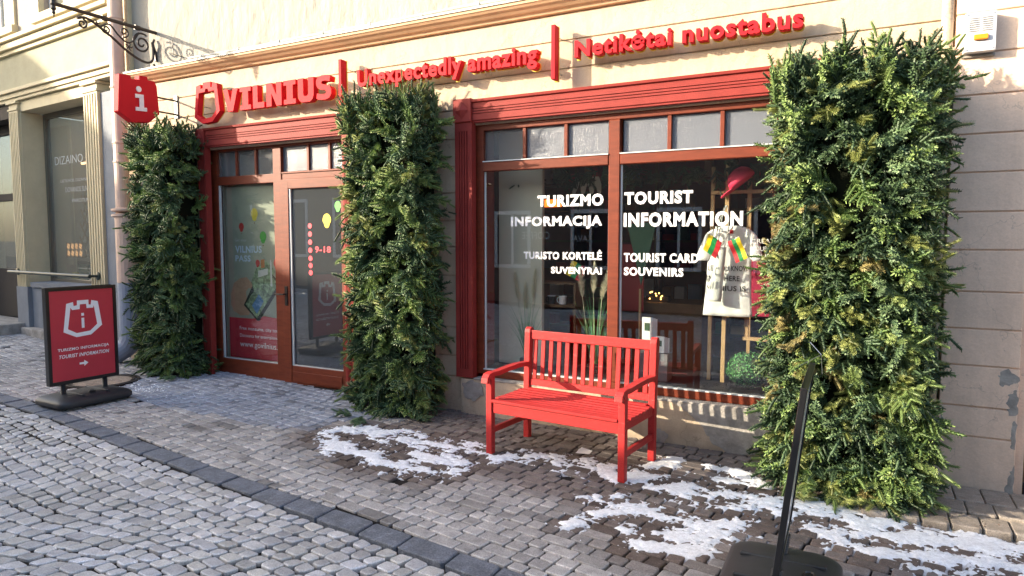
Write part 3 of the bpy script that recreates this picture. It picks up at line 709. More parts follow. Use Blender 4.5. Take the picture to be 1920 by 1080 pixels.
# ------------------------------------------------------------------ raised red lettering on the wall
YF, YB = -.165, -.095                                    # front and back of the letters
def rods(parent, xs, z):
    b = MB()
    for x in xs: b.tube([(x, YB + .001, z), (x, .012, z)], .006, 6)
    b.build("standoff", M_steel, parent)
em = thing("emblem_sign", "raised red castle tower outline emblem left of the large red capitals", "sign")
lo = scaled(CASTLE_OUT, -6.985, -6.555, 2.985, 3.45); li = scaled(CASTLE_IN2, -6.985, -6.555, 2.985, 3.45)
MB().plate([lo, li], *mkmesh_xz(YF, YB)).build("tower_outline", M_signr, em)
MB().plate([lo, li], *mkmesh_xz(YB + .001, YB + .012)).build("backing", M_signb, em); rods(em, (-6.93, -6.62), 3.2)
rebase(em, (-6.77, 0, 2.985))
vs_ = thing("lettering_sign", "large raised red VILNIUS capitals over the glazed entrance", "sign")
GL = {'V': ([[(0, 1), (.33, 1), (.5, .42), (.67, 1), (1, 1), (.66, 0), (.34, 0)]], 1.0),
      'I': ([[(0, 1), (1, 1), (1, .80), (.76, .80), (.76, .20), (1, .20), (1, 0), (0, 0), (0, .20), (.24, .20), (.24, .80), (0, .80)]], .72),
      'L': ([[(0, 1), (.42, 1), (.42, .24), (1, .24), (1, 0), (0, 0)]], .72),
      'N': ([[(0, 1), (.36, 1), (.66, .45), (.66, 1), (1, 1), (1, 0), (.66, 0), (.34, .56), (.34, 0), (0, 0)]], .95),
      'U': ([[(0, 1), (.34, 1), (.34, .34), (.40, .25), (.60, .25), (.66, .34), (.66, 1), (1, 1), (1, .26), (.93, .1), (.78, 0), (.22, 0), (.07, .1), (0, .26)]], .92),
      'S': ([[(.93, .93), (.80, .99), (.62, 1), (.36, 1), (.14, .95), (.02, .82), (.02, .64), (.12, .49), (.34, .42), (.60, .38), (.66, .33), (.66, .27), (.58, .23), (.34, .23), (.06, .29), (.02, .08), (.16, .02), (.40, 0), (.64, 0), (.86, .06), (.98, .2), (.98, .40), (.88, .53), (.66, .60), (.42, .64), (.35, .68), (.36, .74), (.44, .77), (.64, .77), (.88, .72)]], .88)}
wts = [GL[c][1] for c in "VILNIUS"]; gap = .14; tot = sum(wts) + gap * 6; x = -6.495; un = (6.495 - 4.885) / tot
for c in "VILNIUS":
    p, w = GL[c]; p2 = scaled(p[0], x, x + w * un, 3.085, 3.332); x += (w + gap) * un
    MB().plate([p2], *mkmesh_xz(YF, YB)).build("letter", M_signr, vs_); MB().plate([p2], *mkmesh_xz(YB + .001, YB + .012)).build("backing", M_signb, vs_)
rods(vs_, (-6.4, -6.05, -5.6, -5.2, -4.95), 3.15)
rebase(vs_, (-5.7, 0, 3.085))
def words_sign(body, x0, x1, z0, z1, label, off=.032):
    t = thing("lettering_sign", label, "sign")
    text_flat("letter", body, M_signr, t, x0, x1, z0, z1, (YF + YB) / 2, off, thick=.036, split=True)
    o = text_flat("backing", body, M_signb, t, x0 - .006, x1 + .006, z0 - .010, z1 + .003, YB + .012, off + .012, thick=.002, split=True)
    for ch in t.children:                                # squash the letters' depth to the built standoff
        if ch.name.startswith("letter"):
            for v in ch.data.vertices: v.co.y = YF if v.co.y < (YF + YB) / 2 else YB
        else:
            for v in ch.data.vertices: v.co.y = YB + .001 if v.co.y < YB + .012 else YB + .012
    rods(t, [x0 + (x1 - x0) * k / 6 + .03 for k in range(6)], z0 + (z1 - z0) * .5)
    return rebase(t, ((x0 + x1) / 2, 0, z0))
words_sign("Unexpectedly amazing", -4.548, -2.56, 3.118, 3.33, "raised red words Unexpectedly amazing between the two red bars")
words_sign("Netikėtai nuostabus", -2.213, -.452, 3.165, 3.318, "raised red words Netikėtai nuostabus right of the right red bar")
for x, lb in ((-4.76, "tall thin red divider bar beside the large capitals"), (-2.405, "tall thin red divider bar between the two slogans")):
    t = thing("divider_bar", lb, "sign bar", group="red divider bars of the wall sign")
    quick("bar", M_signr, t, x - .018, x + .018, YF - .012, YB, 3.01, 3.46, bevel=.002); quick("backing", M_signb, t, x - .02, x + .02, YB + .001, YB + .012, 3.0, 3.465)
    b = MB()
    for z in (3.08, 3.38): b.tube([(x, YB + .013, z), (x, .012, z)], .006, 6)
    b.build("standoff", M_steel, t); rebase(t, (x, 0, 3.01))

# ------------------------------------------------------------------ projecting shield sign with the letter i (in the plane x = const)
bs = thing("projecting_sign", "red lit shield box sign with a white letter i on a wall arm", "sign")
XS_ = -7.52
def yz(x0, x1): return (lambda a, b: (x0, a, b)), (lambda a, b: (x1, a, b))
sh = [(-.735, 3.505), (-.60, 3.515), (-.598, 3.475), (-.50, 3.485), (-.498, 3.535), (-.40, 3.54), (-.395, 3.50), (-.31, 3.505), (-.285, 3.45), (-.262, 3.13), (-.40, 3.01), (-.60, 2.99), (-.765, 3.09)]
MB().plate([sh], *yz(XS_ + .045, XS_ - .045)).build("shield_box", M_signr, bs, bevel=.004)
ib_ = [(-.56, 3.315), (-.46, 3.32), (-.46, 3.175), (-.425, 3.177), (-.425, 3.135), (-.56, 3.125), (-.56, 3.168), (-.512, 3.17), (-.512, 3.275), (-.56, 3.272)]
li_ = MB().plate([ib_], *yz(XS_ + .054, XS_ + .046)); dot = [(-.515 + .032 * math.cos(a), 3.375 + .034 * math.sin(a)) for a in np.linspace(0, 2 * math.pi, 14)[:-1]]
li_.plate([dot], *yz(XS_ + .054, XS_ + .046)); li_.build("letter_i", M_white, bs)
ab = MB().tube([(XS_, -.30, 3.335), (XS_, .0, 3.335)], .011, 8).tube([(XS_, -.30, 3.17), (XS_, 0, 3.17)], .011, 8).box(XS_ - .03, XS_ + .03, -.014, -.001, 3.12, 3.40)
ab.build("wall_arm", M_blk, bs); rebase(bs, (XS_, 0, 3.335))

# ------------------------------------------------------------------ wrought iron lamp bracket (plane x = -7.9)
ir = thing("iron_bracket", "black wrought iron scrolled lamp bracket high above the projecting sign", "bracket")
BX = -7.9
def P_(y, z): return (BX, y, z)
def zb(y): return 4.205
bar_ = MB().tube([P_(.03, 4.205), P_(-1.17, 4.205)], .021, 10)
for y in (-.22, -.62): bar_.tube([P_(y - .03, 4.205), P_(y + .03, 4.205)], .031, 8)
bar_.build("top_rail", M_iron, ir)
def spiral(cy, cz, r0, r1, a0, turns, n=26): return [P_(cy + (r0 + (r1 - r0) * k / n) * math.cos(a0 + turns * 2 * math.pi * k / n), cz + (r0 + (r1 - r0) * k / n) * math.sin(a0 + turns * 2 * math.pi * k / n)) for k in range(n + 1)]
def curve(pts, n=8):                                     # Catmull-Rom through (y, z)
    P = [Vector(p) for p in pts]; P = [P[0] * 2 - P[1]] + P + [P[-1] * 2 - P[-2]]; out = []
    for i in range(1, len(P) - 2):
        for k in range(n):
            t = k / n; a, b, c, d = P[i - 1:i + 3]
            q = .5 * ((2 * b) + (c - a) * t + (2 * a - 5 * b + 4 * c - d) * t * t + (-a + 3 * b - 3 * c + d) * t ** 3); out.append(P_(q.x, q.y))
    out.append(P_(P[-2].x, P[-2].y)); return out
MB().tube(curve([(-.93, 4.12), (-.80, 4.145), (-.55, 4.02), (-.36, 3.90), (-.20, 3.83), (-.09, 3.82), (-.03, 3.87), (-.02, 3.98), (-.03, 4.08)]), .015, 8).build("lower_rail", M_iron, ir)
for nm, path, r in (("scroll", spiral(-.165, 4.03, .125, .02, R(60), 1.8, 44), .012), ("scroll", spiral(-.87, 4.075, .055, .012, R(80), -1.4), .012), ("scroll", spiral(-.385, 4.11, .062, .012, R(250), 1.3), .010),
                   ("scroll", spiral(-.60, 4.085, .05, .012, R(200), 1.3), .009), ("scroll", curve([(-.66, 4.10), (-.56, 4.15), (-.46, 4.06), (-.36, 4.0), (-.28, 4.03), (-.2, 4.15)]), .010),
                   ("scroll", spiral(-.045, 3.735, .045, .012, R(100), -1.3), .012), ("scroll", curve([(-.02, 3.82), (.0, 3.78), (-.03, 3.775)]), .013)):
    MB().tube(path, r, 7).build(nm, M_iron, ir)
rl = MB()
for (y, z, a) in ((-.33, 3.95, 0), (-.33, 3.95, 1.2), (-.33, 3.95, 2.5), (-.33, 3.95, 3.7), (-.33, 3.95, 5), (-.70, 4.12, .5), (-.70, 4.12, 2)): rl.tube([P_(y, z), P_(y + .035 * math.cos(a), z + .035 * math.sin(a)), P_(y + .055 * math.cos(a + .4), z + .055 * math.sin(a + .4))], [.010, .008, .002], 6)
rl.build("leaf_ornament", M_iron, ir)
wb = MB().tube(curve([(.0, 4.12), (-.02, 4.06), (.01, 3.97), (.025, 3.88)]), .014, 8).box(BX - .02, BX + .02, .0, .03, 3.86, 3.93); wb.build("wall_plate", M_iron, ir)
rebase(ir, (BX, 0, 3.86))
lt = thing("hanging_lantern", "dark lantern at the tip of the wrought iron bracket with its finial below", "lantern")
lm = MB().lathe([(.001, 4.06), (.008, 4.075), (.006, 4.09), (.02, 4.105), (.014, 4.13), (.028, 4.15), (.02, 4.18), (.03, 4.2), (.024, 4.235), (.03, 4.25), (.045, 4.29), (.045, 4.30), (.02, 4.305)], 12, (BX, -1.17, 0)); lm.build("finial", M_iron, lt)
MB().lathe([(.04, 4.306), (.06, 4.42), (.06, 4.425)], 6, (BX, -1.17, 0)).build("glass_body", glass("lantern_glass", (.8, .75, .7), 1.5, .1), lt)
MB().lathe([(.07, 4.426), (.065, 4.44), (.015, 4.49), (.001, 4.52)], 6, (BX, -1.17, 0)).build("cap", M_iron, lt)
rebase(lt, (BX, -1.17, 4.06))
hk = MB().tube([(-7.42, .03, 3.86), (-7.42, -.10, 3.86), (-7.42, -.10, 4.02)], .006, 6)
tag(hk.build("wall_hook", M_iron), "small thin angled metal hook on the pale wall right of the bracket", "hook")

# ------------------------------------------------------------------ pipes, alarm box
dp = thing("downpipe", "wide painted downpipe between the two buildings, pink above and grey at its foot", "drainpipe")
PX, PY = -8.44, -.14
MB().lathe([(.085, 1.98), (.085, 5.9)], 20, (PX, PY, 0)).build("pipe", M_pipe, dp, smooth=False)
MB().lathe([(.135, 1.10), (.135, 1.93)], 20, (PX + .06, PY, 0)).build("lower_pipe", M_pipe, dp)
MB().lathe([(.135, .48), (.135, 1.095)], 20, (PX + .06, PY, 0)).build("lower_pipe", M_pipeg, dp)
for z in (1.93, 2.00): MB().lathe([(.14, z), (.165, z + .012), (.165, z + .035), (.12, z + .05)], 20, (PX + .05, PY, 0)).build("collar", M_pipe, dp)
for z in (2.62, 2.86, 3.55, 4.4): MB().lathe([(.088, z), (.095, z + .004), (.095, z + .022), (.088, z + .026)], 20, (PX, PY, 0)).build("clamp", M_pipe, dp)
MB().tube([(PX + .06, PY, .50), (PX + .06, PY, .38), (PX + .02, PY - .03, .27), (PX - .09, PY - .15, .16)], [.135, .135, .13, .125], 18).build("elbow", M_pipeg, dp, smooth=False)
rebase(dp, (PX, PY, .1))
rp = thing("slim_pipe", "slim peach painted pipe beside the right spruce pillar", "drainpipe")
MB().tube([(.43, -.06, -.05), (.43, -.06, 6.3)], .036, 14).build("pipe", M_plast, rp, smooth=True)
MB().lathe([(.05, -.09), (.075, -.06), (.08, .03), (.06, .10), (.037, .13)], 16, (.43, -.06, 0)).build("foot_collar", M_plast, rp, smooth=True)
for z in (.42, 1.6, 2.9): MB().box(.385, .475, -.105, .0, z, z + .02).build("clamp", M_plast, rp)
rebase(rp, (.43, -.06, -.09))
al = thing("alarm_box", "white louvred metal alarm siren box with an orange beacon high on the right", "alarm box")
AX0, AX1, AZ0, AZ1, AY = .520, .690, 2.862, 3.11, -.165
ac = MB().box(AX0, AX1, AY, -.081, AZ0, AZ1).build("case", mat("white_enamel", (.62, .63, .66), .35, .5, var=.1, vscale=20), al, bevel=.006, seg=2)
MB().box(AX0 - .006, AX1 + .006, -.10, -.0805, AZ0 - .02, AZ0 - .004).build("rim", M_cement, al)
for c0 in (AX0 + .022, AX0 + .093):
    for k in range(7):
        z = AZ1 - .032 - k * .0135
        MB().add([(c0, AY - .0005, z), (c0 + .055, AY - .0005, z), (c0 + .055, AY - .007, z - .006), (c0, AY - .007, z - .006), (c0, AY - .0005, z - .008), (c0 + .055, AY - .0005, z - .008)], [(0, 1, 2, 3), (3, 2, 5, 4), (0, 3, 4), (1, 5, 2)]).build("louvre", mat("louvre_metal", (.3, .31, .33), .4), al)
quick("beacon", mat("orange_lens", (.85, .27, .015), .25, .5), al, AX0 + .048, AX0 + .127, AY - .022, AY - .001, AZ0 + .070, AZ0 + .104, bevel=.004)
for x, z in ((AX0 + .015, AZ1 - .014), (AX1 - .015, AZ1 - .014), (AX0 + .015, AZ0 + .014), (AX1 - .015, AZ0 + .014)): MB().lathe([(.006, 0), (.005, .003), (.001, .003)], 10, (x, AY - .0005, z), Matrix.Rotation(R(90), 4, 'X')).build("screw", M_steel, al)
rebase(al, (.605, -.08, AZ0))

# ------------------------------------------------------------------ gateway at the right edge
gt = thing("gateway", "dark gateway opening beyond the right end of the shop wall", "gateway")
quick("lintel_wall", M_plast2, gt, .94, 3.6, .0, .4, 2.7, 3.59); quick("side_wall", M_plast2, gt, 2.7, 3.6, .0, .4, -.3, 2.69)
quick("reveal", M_plast2, gt, .921, .98, .0, .7, -.3, 2.69)
for k in range(7): quick("gate_board", M_shelf, gt, .985 + k * .245, .985 + k * .245 + .238, .42, .46, -.1, 2.68, bevel=.004)
rebase(gt, (1.8, .2, -.1))

# ================================================================== LEFT BUILDING (local: x to the right, y inward)
lb = thing("corner_building", "grey and cream neoclassical shop building left of the downpipe", "building", (-8.75, .05, 0), R(-5.6))
def q(name, m, s0, s1, o0, o1, z0, z1, bevel=0, parent=None): return quick(name, m, parent or lb, -s1, -s0, o0, o1, z0, z1, bevel=bevel)
q("corner_wall", M_grey, 0, .46, 0, .5, .95, 3.62); q("base_wall", M_grey, 0, .52, -.03, .5, -.1, .945, .004)
q("base_wall", M_grey, .525, 2.9, .02, .5, -.1, .90, .004); q("base_wall", M_grey, 2.905, 3.30, -.04, .5, .0, .905, .004)
q("window_sill", M_grey, .86, 2.85, -.02, .30, .905, .985, .005)
def fl_pil(s0, s1, z0, z1, o=-.04):
    b = MB(); w = s1 - s0; b.box(-s1, -s0, o + .012, .3, z0, z1); e = .03; b.box(-s1, -s1 + e, o, o + .013, z0, z1); b.box(-s0 - e, -s0, o, o + .013, z0, z1)
    iw = (w - 2 * e) / 9
    for k in range(4): b.box(-s1 + e + iw * (2 * k + 1), -s1 + e + iw * (2 * k + 2), o, o + .013, z0, z1)
    p = b.build("pilaster", M_cream, lb)
    for k, (d, za, zb_) in enumerate(((.0, z1, z1 + .03), (.015, z1 + .031, z1 + .06), (-.004, z1 + .061, z1 + .13), (.03, z1 + .131, z1 + .165))): quick("capital_moulding", M_cream, p, -s1 - d, -s0 + d, o - d, .2, za, zb_, bevel=.003)
fl_pil(.47, .85, .95, 3.615); fl_pil(2.94, 3.25, .906, 3.615)
# splayed cream reveal left of the window, soffit
q("window_reveal", M_cream, 2.925, 2.94, .0, .36, .905, 3.62)
q("soffit", M_cream, .84, 2.95, -.0, .5, 3.625, 3.78); q("entablature", M_cream, -.0, 8, -.05, .4, 3.785, 3.83, .003); q("entablature", M_cream, -.02, 8, -.075, .4, 3.831, 3.90, .004); q("entablature", M_cream, -.04, 8, -.115, .4, 3.901, 3.955, .006)
q("frieze", M_friez, .08, 8, .0, .4, 3.956, 4.50); q("corner_pier", M_cream, -.02, .075, -.02, .4, 3.956, 4.50, .003)
q("string_course", M_cream, -.02, 8, -.05, .4, 4.501, 4.56, .004); q("string_course", M_cream, -.04, 8, -.10, .4, 4.561, 4.66, .006); q("string_course", M_cream, -.06, 8, -.15, .4, 4.661, 4.72, .006)
# upper wall with two windows
zt = 6.6
for s0, s1, z0, z1 in ((-.02, .5, 4.721, zt), (2.08, 2.98, 4.721, zt), (4.6, 8, 4.721, zt), (.5, 2.08, 4.721, 4.92), (2.98, 4.6, 4.721, 4.92), (.5, 2.08, 6.4, zt), (2.98, 4.6, 6.4, zt)): q("upper_wall", M_pinkw, s0, s1, .0, .4, z0, z1)
for s0, s1 in ((.5, 2.08), (2.98, 4.6)):
    b = MB(); b.box(-s1 - .10, -s1 + .02, -.04, .04, 4.86, 6.45).box(-s0 - .02, -s0 + .10, -.04, .04, 4.86, 6.45).box(-s1 - .13, -s0 + .13, -.09, .06, 4.80, 4.915); f = b.build("window_surround", M_cream, lb, bevel=.005)
    w = MB(); a, c = -s1 + .02, -s0 - .02
    for (x0, x1, za, zb_) in ((a, a + .07, 4.92, 6.4), (c - .07, c, 4.92, 6.4), (a + .07, c - .07, 4.92, 4.99), ((a + c) / 2 - .05, (a + c) / 2 + .05, 4.99, 6.4), (a + .07, c - .07, 5.95, 6.02)): w.box(x0, x1, .10, .16, za, zb_)
    w.build("window_frame", mat("white_window_paint", (.66, .66, .65), .4), f, bevel=.004); quick("pane", G_left, f, a + .07, c - .07, .13, .134, 4.99, 6.4)
    quick("curtain", mat("net_curtain", (.5, .5, .48)), f, a, c, .25, .26, 4.92, 6.4)
# shop window and door joinery
M_ol = mat("olive_grey_frame", (.13, .115, .085), .45)
b = MB(); b.box(-2.924, -2.85, .30, .37, .985, 3.62).box(-2.85, -.86, .30, .37, 3.55, 3.62).box(-.92, -.86, .30, .37, .985, 3.55).box(-2.85, -.92, .30, .37, .985, 1.03)
lw = b.build("shop_window", M_ol, lb, bevel=.004)
quick("pane", G_left, lw, -2.85, -.92, .335, .339, 1.03, 3.55)
M_fl = mat("faint_white_vinyl", (.5, .52, .52), .5)
text_flat("lettering", "DIZAINO NAMAI", M_fl, lw, -2.66, -1.0, 2.815, 2.94, .333, -.012)
for body, z, a, c in (("LIETUVOS DIZAINO KŪRĖJŲ", 2.52, -2.50, -1.2), ("DOVANOS SUVENYRAI", 2.38, -2.35, -1.3), ("PAROTUVĖS", 2.22, -2.15, -1.5)): text_flat("lettering", body, M_fl, lw, a, c, z, z + .075, .333, -.014)
q("interior_wall", mat("shop_grey", (.10, .09, .08)), .4, 8, 2.2, 2.3, 0, 3.7); q("interior_wall", M_pvc, 3.5, 3.58, .4, 2.2, .0, 3.7); q("interior_ceiling", M_pvc, .4, 3.0, .4, 2.2, 3.63, 3.7); q("interior_floor", M_shelf, .2, 8, .3, 2.2, .86, .95)
q("display_screen", mat("screen_grey", (.42, .41, .34)), 2.87, 3.45, .62, .66, 1.0, 3.5)
q("stock_shelf", M_shelf, .2, 2.0, 1.2, 1.6, 1.0, 2.9)
q("door_wall", M_cream, 5.2, 8, .0, .4, .0, 3.78); q("door_head", M_dark, 3.25, 5.2, .0, .4, 3.56, 3.78)
b = MB(); b.box(-5.2, -3.26, .22, .30, .12, .32).box(-3.36, -3.26, .22, .30, .32, 3.55).box(-5.2, -3.36, .22, .30, 2.30, 2.42).box(-5.2, -3.36, .22, .30, .33, 1.15).box(-5.2, -3.36, .22, .3, 3.4, 3.55)
ld = b.build("door", M_dark, lb, bevel=.004); quick("pane", G_left, ld, -5.2, -3.36, .26, .264, 1.15, 2.30); quick("pane", G_left, ld, -5.2, -3.36, .26, .264, 2.42, 3.40)
b = MB().box(-.0, .0, 0, 0, 0, 0)
st1 = MB().box(-5.3, -3.05, -.62, .2, .08, .33).build("door_step", M_cement, lb, bevel=.012)
MB().box(-3.0, -.55, -.12, .02, .0, .27).build("base_step", M_cement, lb, bevel=.01)
hr = thing("handrail", "dark green tubular rail across the left shop window", "rail", (-8.75, .05, 0), R(-5.6))
MB().tube([(-3.22, -.16, 1.145), (-.62, -.16, 1.145)], .026, 12).build("tube_rail", mat("dark_green_metal", (.02, .035, .035), .35, .5), hr)
for x in (-3.2, -.64):
    MB().tube([(x, -.16, 1.145), (x, -.045, 1.145)], .018, 10).build("bracket", MATS["dark_green_metal"], hr)
    MB().lathe([(.055, 0), (.055, .012), (.02, .02)], 16, (x, -.041, 1.145), Matrix.Rotation(R(90), 4, 'X')).build("rosette", MATS["dark_green_metal"], hr)
# things in that window
lat_ = thing("wooden_lattice", "pale wooden trellis tree standing behind the left shop window", "decoration", (-8.75, .05, 0), R(-5.6))
for k in range(5):
    w = .52 * (1 - k / 6.5); z0 = 1.42 + k * .22
    for sgn in (-1, 1):
        for x in (-w / 2, 0) if w > .2 else (-w / 2,):
            MB().beam((-2.28 + (x if sgn > 0 else -x), .60 + .012 * sgn, z0), (-2.28 + (x + w / 2 if sgn > 0 else -x - w / 2), .60 + .012 * sgn, z0 + .27), .018, .010).build("lath", M_ash, lat_)
pt = thing("patterned_lightbox", "orange patterned box glowing on the left shop window ledge", "lightbox", (-8.75, .05, 0), R(-5.6))
quick("box", mat("dark_orange_panel", (.12, .04, .015)), pt, -2.92, -2.36, .55, .60, 1.36, 1.60)
b = MB()
for i in range(4):
    for j in range(2):
        cx, cz = -2.84 + i * .135, 1.425 + j * .115
        for k in range(4):
            a = k * math.pi / 2 + .4; b.lathe([(.012, 0), (.022, .001), (.022, .002)], 10, (cx + .03 * math.cos(a), .549, cz + .03 * math.sin(a)), Matrix.Rotation(R(90), 4, 'X'))
b.build("pattern", mat("orange_glow", (.8, .4, .15), .5, emis=((1, .5, .2), .6)), pt)
for nm, lab, x0, x1, z1, colr in (("gift_box", "dark green box on the left shop window ledge", -2.34, -2.06, 1.26, (.02, .10, .03)), ("gift_box", "yellow box low behind the handrail in the left shop window", -2.56, -2.40, 1.13, (.6, .5, .05)), ("gift_box", "small pale blue box beside the pilaster in the left shop window", -2.0, -1.8, 1.14, (.3, .42, .6)), ("gift_box", "grey and pink packet under the patterned lightbox", -2.72, -2.60, 1.24, (.35, .25, .25))):
    o = MB().box(-(x1 - x0) / 2, (x1 - x0) / 2, -.04, .04, 0, z1 - .985).build(nm, mat(nm + "_%d" % int(z1 * 1000), colr), None, bevel=.004, loc=(-8.75 + (x0 + x1) / 2 * math.cos(R(5.6)) + .5 * math.sin(R(5.6)), .05 + .5 - (x0 + x1) / 2 * math.sin(R(5.6)), .985), rot=(0, 0, R(-5.6))); tag(o, lab, "box")
q("window_ledge", M_cream, .86, 3.4, .38, .72, .95, .984)
ledl = thing("ceiling_lamp", "warm lit strip lamp inside the left shop", "lamp", (-8.75, .05, 0), R(-5.6))
quick("tube", mat("warm_tube", (1, .7, .4), emis=((1, .55, .25), 2.5)), ledl, -3.30, -2.60, 1.0, 1.03, 2.93, 2.965)

# ================================================================== OPPOSITE SIDE OF THE STREET (reflected in the glass, shades the foot of the shop)
M_opp = mat("ochre_facade", (.26, .18, .11), .8, var=.1, vscale=2); M_opp2 = mat("darkened_brown_facade", (.17, .13, .11), .8, var=.1, vscale=2)  # second facade darkened to brown to dim its reflection in the shop glass
M_roof = mat("dark_roof", (.12, .07, .05), .8)
def opp_windows(root, xs, zs, y, w=.9, h=1.3):
    for z in zs:
        for x in xs:
            f = MB().box(x - w / 2 - .08, x + w / 2 + .08, y, y + .05, z - .1, z - .01).box(x - w / 2 - .08, x - w / 2, y, y + .04, z, z + h).box(x + w / 2, x + w / 2 + .08, y, y + .04, z, z + h).box(x - w / 2 - .08, x + w / 2 + .08, y, y + .05, z + h, z + h + .1).box(x - .03, x + .03, y, y + .03, z, z + h).build("window", M_white, root)
            quick("pane", mat("dark_pane", (.03, .035, .045), .1), f, x - w / 2, x + w / 2, y + .001, y + .012, z, z + h)
def shadow_z(x):                                         # roofline of the unseen house, shaped to cast the shadow edge on the shop front
    return float(np.interp(x, [-60, -29, -26.5, -24.2, -23, -18.85, -16, -14.8, -13.5, -12], [11.5, 10.9, 9.9, 8.5, 7.4, 6.05, 5.08, 5.0, 4.92, 4.9]))
oh = thing("opposite_house", "low ochre house with a falling roofline shaped for its shadow on the opposite side of the street", "house")
b = MB(); xs = [-60, -29, -26.5, -24.2, -23, -18.85, -16, -14.8, -13.5, -12]; n = len(xs)
for x in xs: b.v += [(x, -10, -.3), (x, -10, shadow_z(x)), (x, -16, shadow_z(x) - 3.6), (x, -16, -.3)]
b.f = [(4 * i + k, 4 * i + (k + 1) % 4, 4 * i + 4 + (k + 1) % 4, 4 * i + 4 + k) for i in range(n - 1) for k in range(4)] + [(0, 1, 2, 3), tuple(4 * (n - 1) + k for k in (3, 2, 1, 0))]
b.build("house_wall", M_opp, oh); opp_windows(oh, [-26, -23.5, -21, -18.5, -16, -13.8], [1.2], -10, 1.0, 1.6); rebase(oh, (-20, -10, 0))
o2 = thing("opposite_house", "low brown house on the opposite side of the street, cut down to admit sky light", "house")  # unseen house, its height lowered so more sky light reaches the wall
quick("house_wall", M_opp2, o2, -11.9, 1.5, -18, -10.2, -.5, 4.6); quick("roof", M_roof, o2, -12.1, 1.7, -18, -9.9, 4.61, 4.9, bevel=.1); opp_windows(o2, [-10.5, -8.3, -6.1, -3.9, -1.7, .4], [1.0], -10.2); rebase(o2, (-5, -10.2, 0))
o3 = thing("opposite_house", "taller ochre house further along the opposite side of the street", "house")
quick("house_wall", M_opp, o3, 1.6, 16, -18, -10.0, -.7, 5); quick("roof", M_roof, o3, 1.5, 16.1, -18, -9.7, 5.01, 5.5, bevel=.1); opp_windows(o3, [3, 5.4, 7.8, 10.2, 12.6, 15], [1.0], -10.0); rebase(o3, (8, -10, 0))

# ================================================================== BENCH
bn = thing("garden_bench", "red painted slatted wooden bench with curved armrests before the display window", "bench", (-1.98, -.765, gz(-2)), R(-5.5))
BW, BD = 1.17, .60; hx, hy = BW / 2, BD / 2
def bb(name, *a, bevel=.005, **k): return quick(name, M_bench, bn, *a, bevel=bevel, seg=2) if False else MB().box(*a).build(name, M_bench, bn, bevel=bevel, seg=2)
lg = .052
for sx in (-1, 1):
    x0, x1 = (-hx, -hx + lg) if sx < 0 else (hx - lg, hx)
    bb("leg", x0, x1, -hy, -hy + lg, 0, .615)
    # rear leg runs up as a leaning post with a rounded head
    b = MB(); pf = [(hy - lg, 0), (hy, 0), (hy, .42), (hy + .035, .90), (hy + .034, .925), (hy + .02, .942), (hy, .945), (hy - lg + .03, .93), (hy - lg + .022, .90), (hy - lg, .42)]
    b.plate([pf], lambda a, c: (x0, a, c), lambda a, c: (x1, a, c)); b.build("leg", M_bench, bn, bevel=.005, seg=2)
    bb("side_rail", x0 + .012, x1 - .012, -hy + lg + .001, hy - lg - .001, .355, .415)
    bb("stretcher", x0 + .012, x1 - .012, -hy + lg + .001, hy - lg - .001, .165, .21)
    # armrest: flat board curving down over the front leg
    top = [(hy - .012, .655), (.10, .665), (-.08, .658), (-.20, .650), (-.275, .655), (-.325, .645), (-.352, .615), (-.36, .575)]
    bot = [(-.332, .572), (-.325, .60), (-.30, .614), (-.26, .617), (-.20, .614), (-.08, .622), (.10, .629), (hy - .012, .619)]
    b = MB(); e = .004; b.plate([top + bot], lambda a, c: (x0 - e, a, c), lambda a, c: (x1 + e, a, c)); b.build("armrest", M_bench, bn, bevel=.006, seg=2)
bb("front_apron", -hx + lg + .001, hx - lg - .001, -hy + .012, -hy + .04, .335, .415)
bb("rear_apron", -hx + lg + .001, hx - lg - .001, hy - .04, hy - .012, .35, .415)
ns = 9; sw = (BD - .015) / ns
for k in range(ns):
    y = -hy - .008 + k * sw; z = .430 - .012 * math.sin(math.pi * (k + .5) / ns) + (.004 if k == 0 else 0)
    xa, xb = (-hx + lg + .002, hx - lg - .002) if k in (0, ns - 1, 1) else (-hx + .004, hx - .004)
    if k == 1: xa, xb = -hx + lg + .002, hx - lg - .002
    MB().box(xa, xb, y, y + sw - .011, z - .012, z + .010).build("seat_slat", M_bench, bn, bevel=.004, seg=1)
b = MB(); b.plate([[(hy + .012, .845), (hy + .042, .845), (hy + .048, .915), (hy + .015, .92)]], lambda a, c: (-hx + lg + .001, a - .03, c), lambda a, c: (hx - lg - .001, a - .03, c)); b.build("top_rail", M_bench, bn, bevel=.005, seg=2)
b = MB(); b.plate([[(hy - .035, .455), (hy - .007, .455), (hy - .003, .51), (hy - .031, .51)]], lambda a, c: (-hx + lg + .001, a, c), lambda a, c: (hx - lg - .001, a, c)); b.build("lower_rail", M_bench, bn, bevel=.004)
nsl = 14; sp = (BW - 2 * lg) / nsl
for k in range(nsl):
    x = -hx + lg + sp * (k + .5); w = .0185
    MB().plate([[(hy - .026, .511), (hy - .012, .511), (hy + .014, .846), (hy, .846)]], lambda a, c: (x - w, a, c), lambda a, c: (x + w, a, c)).build("back_slat", M_bench, bn, bevel=.002)

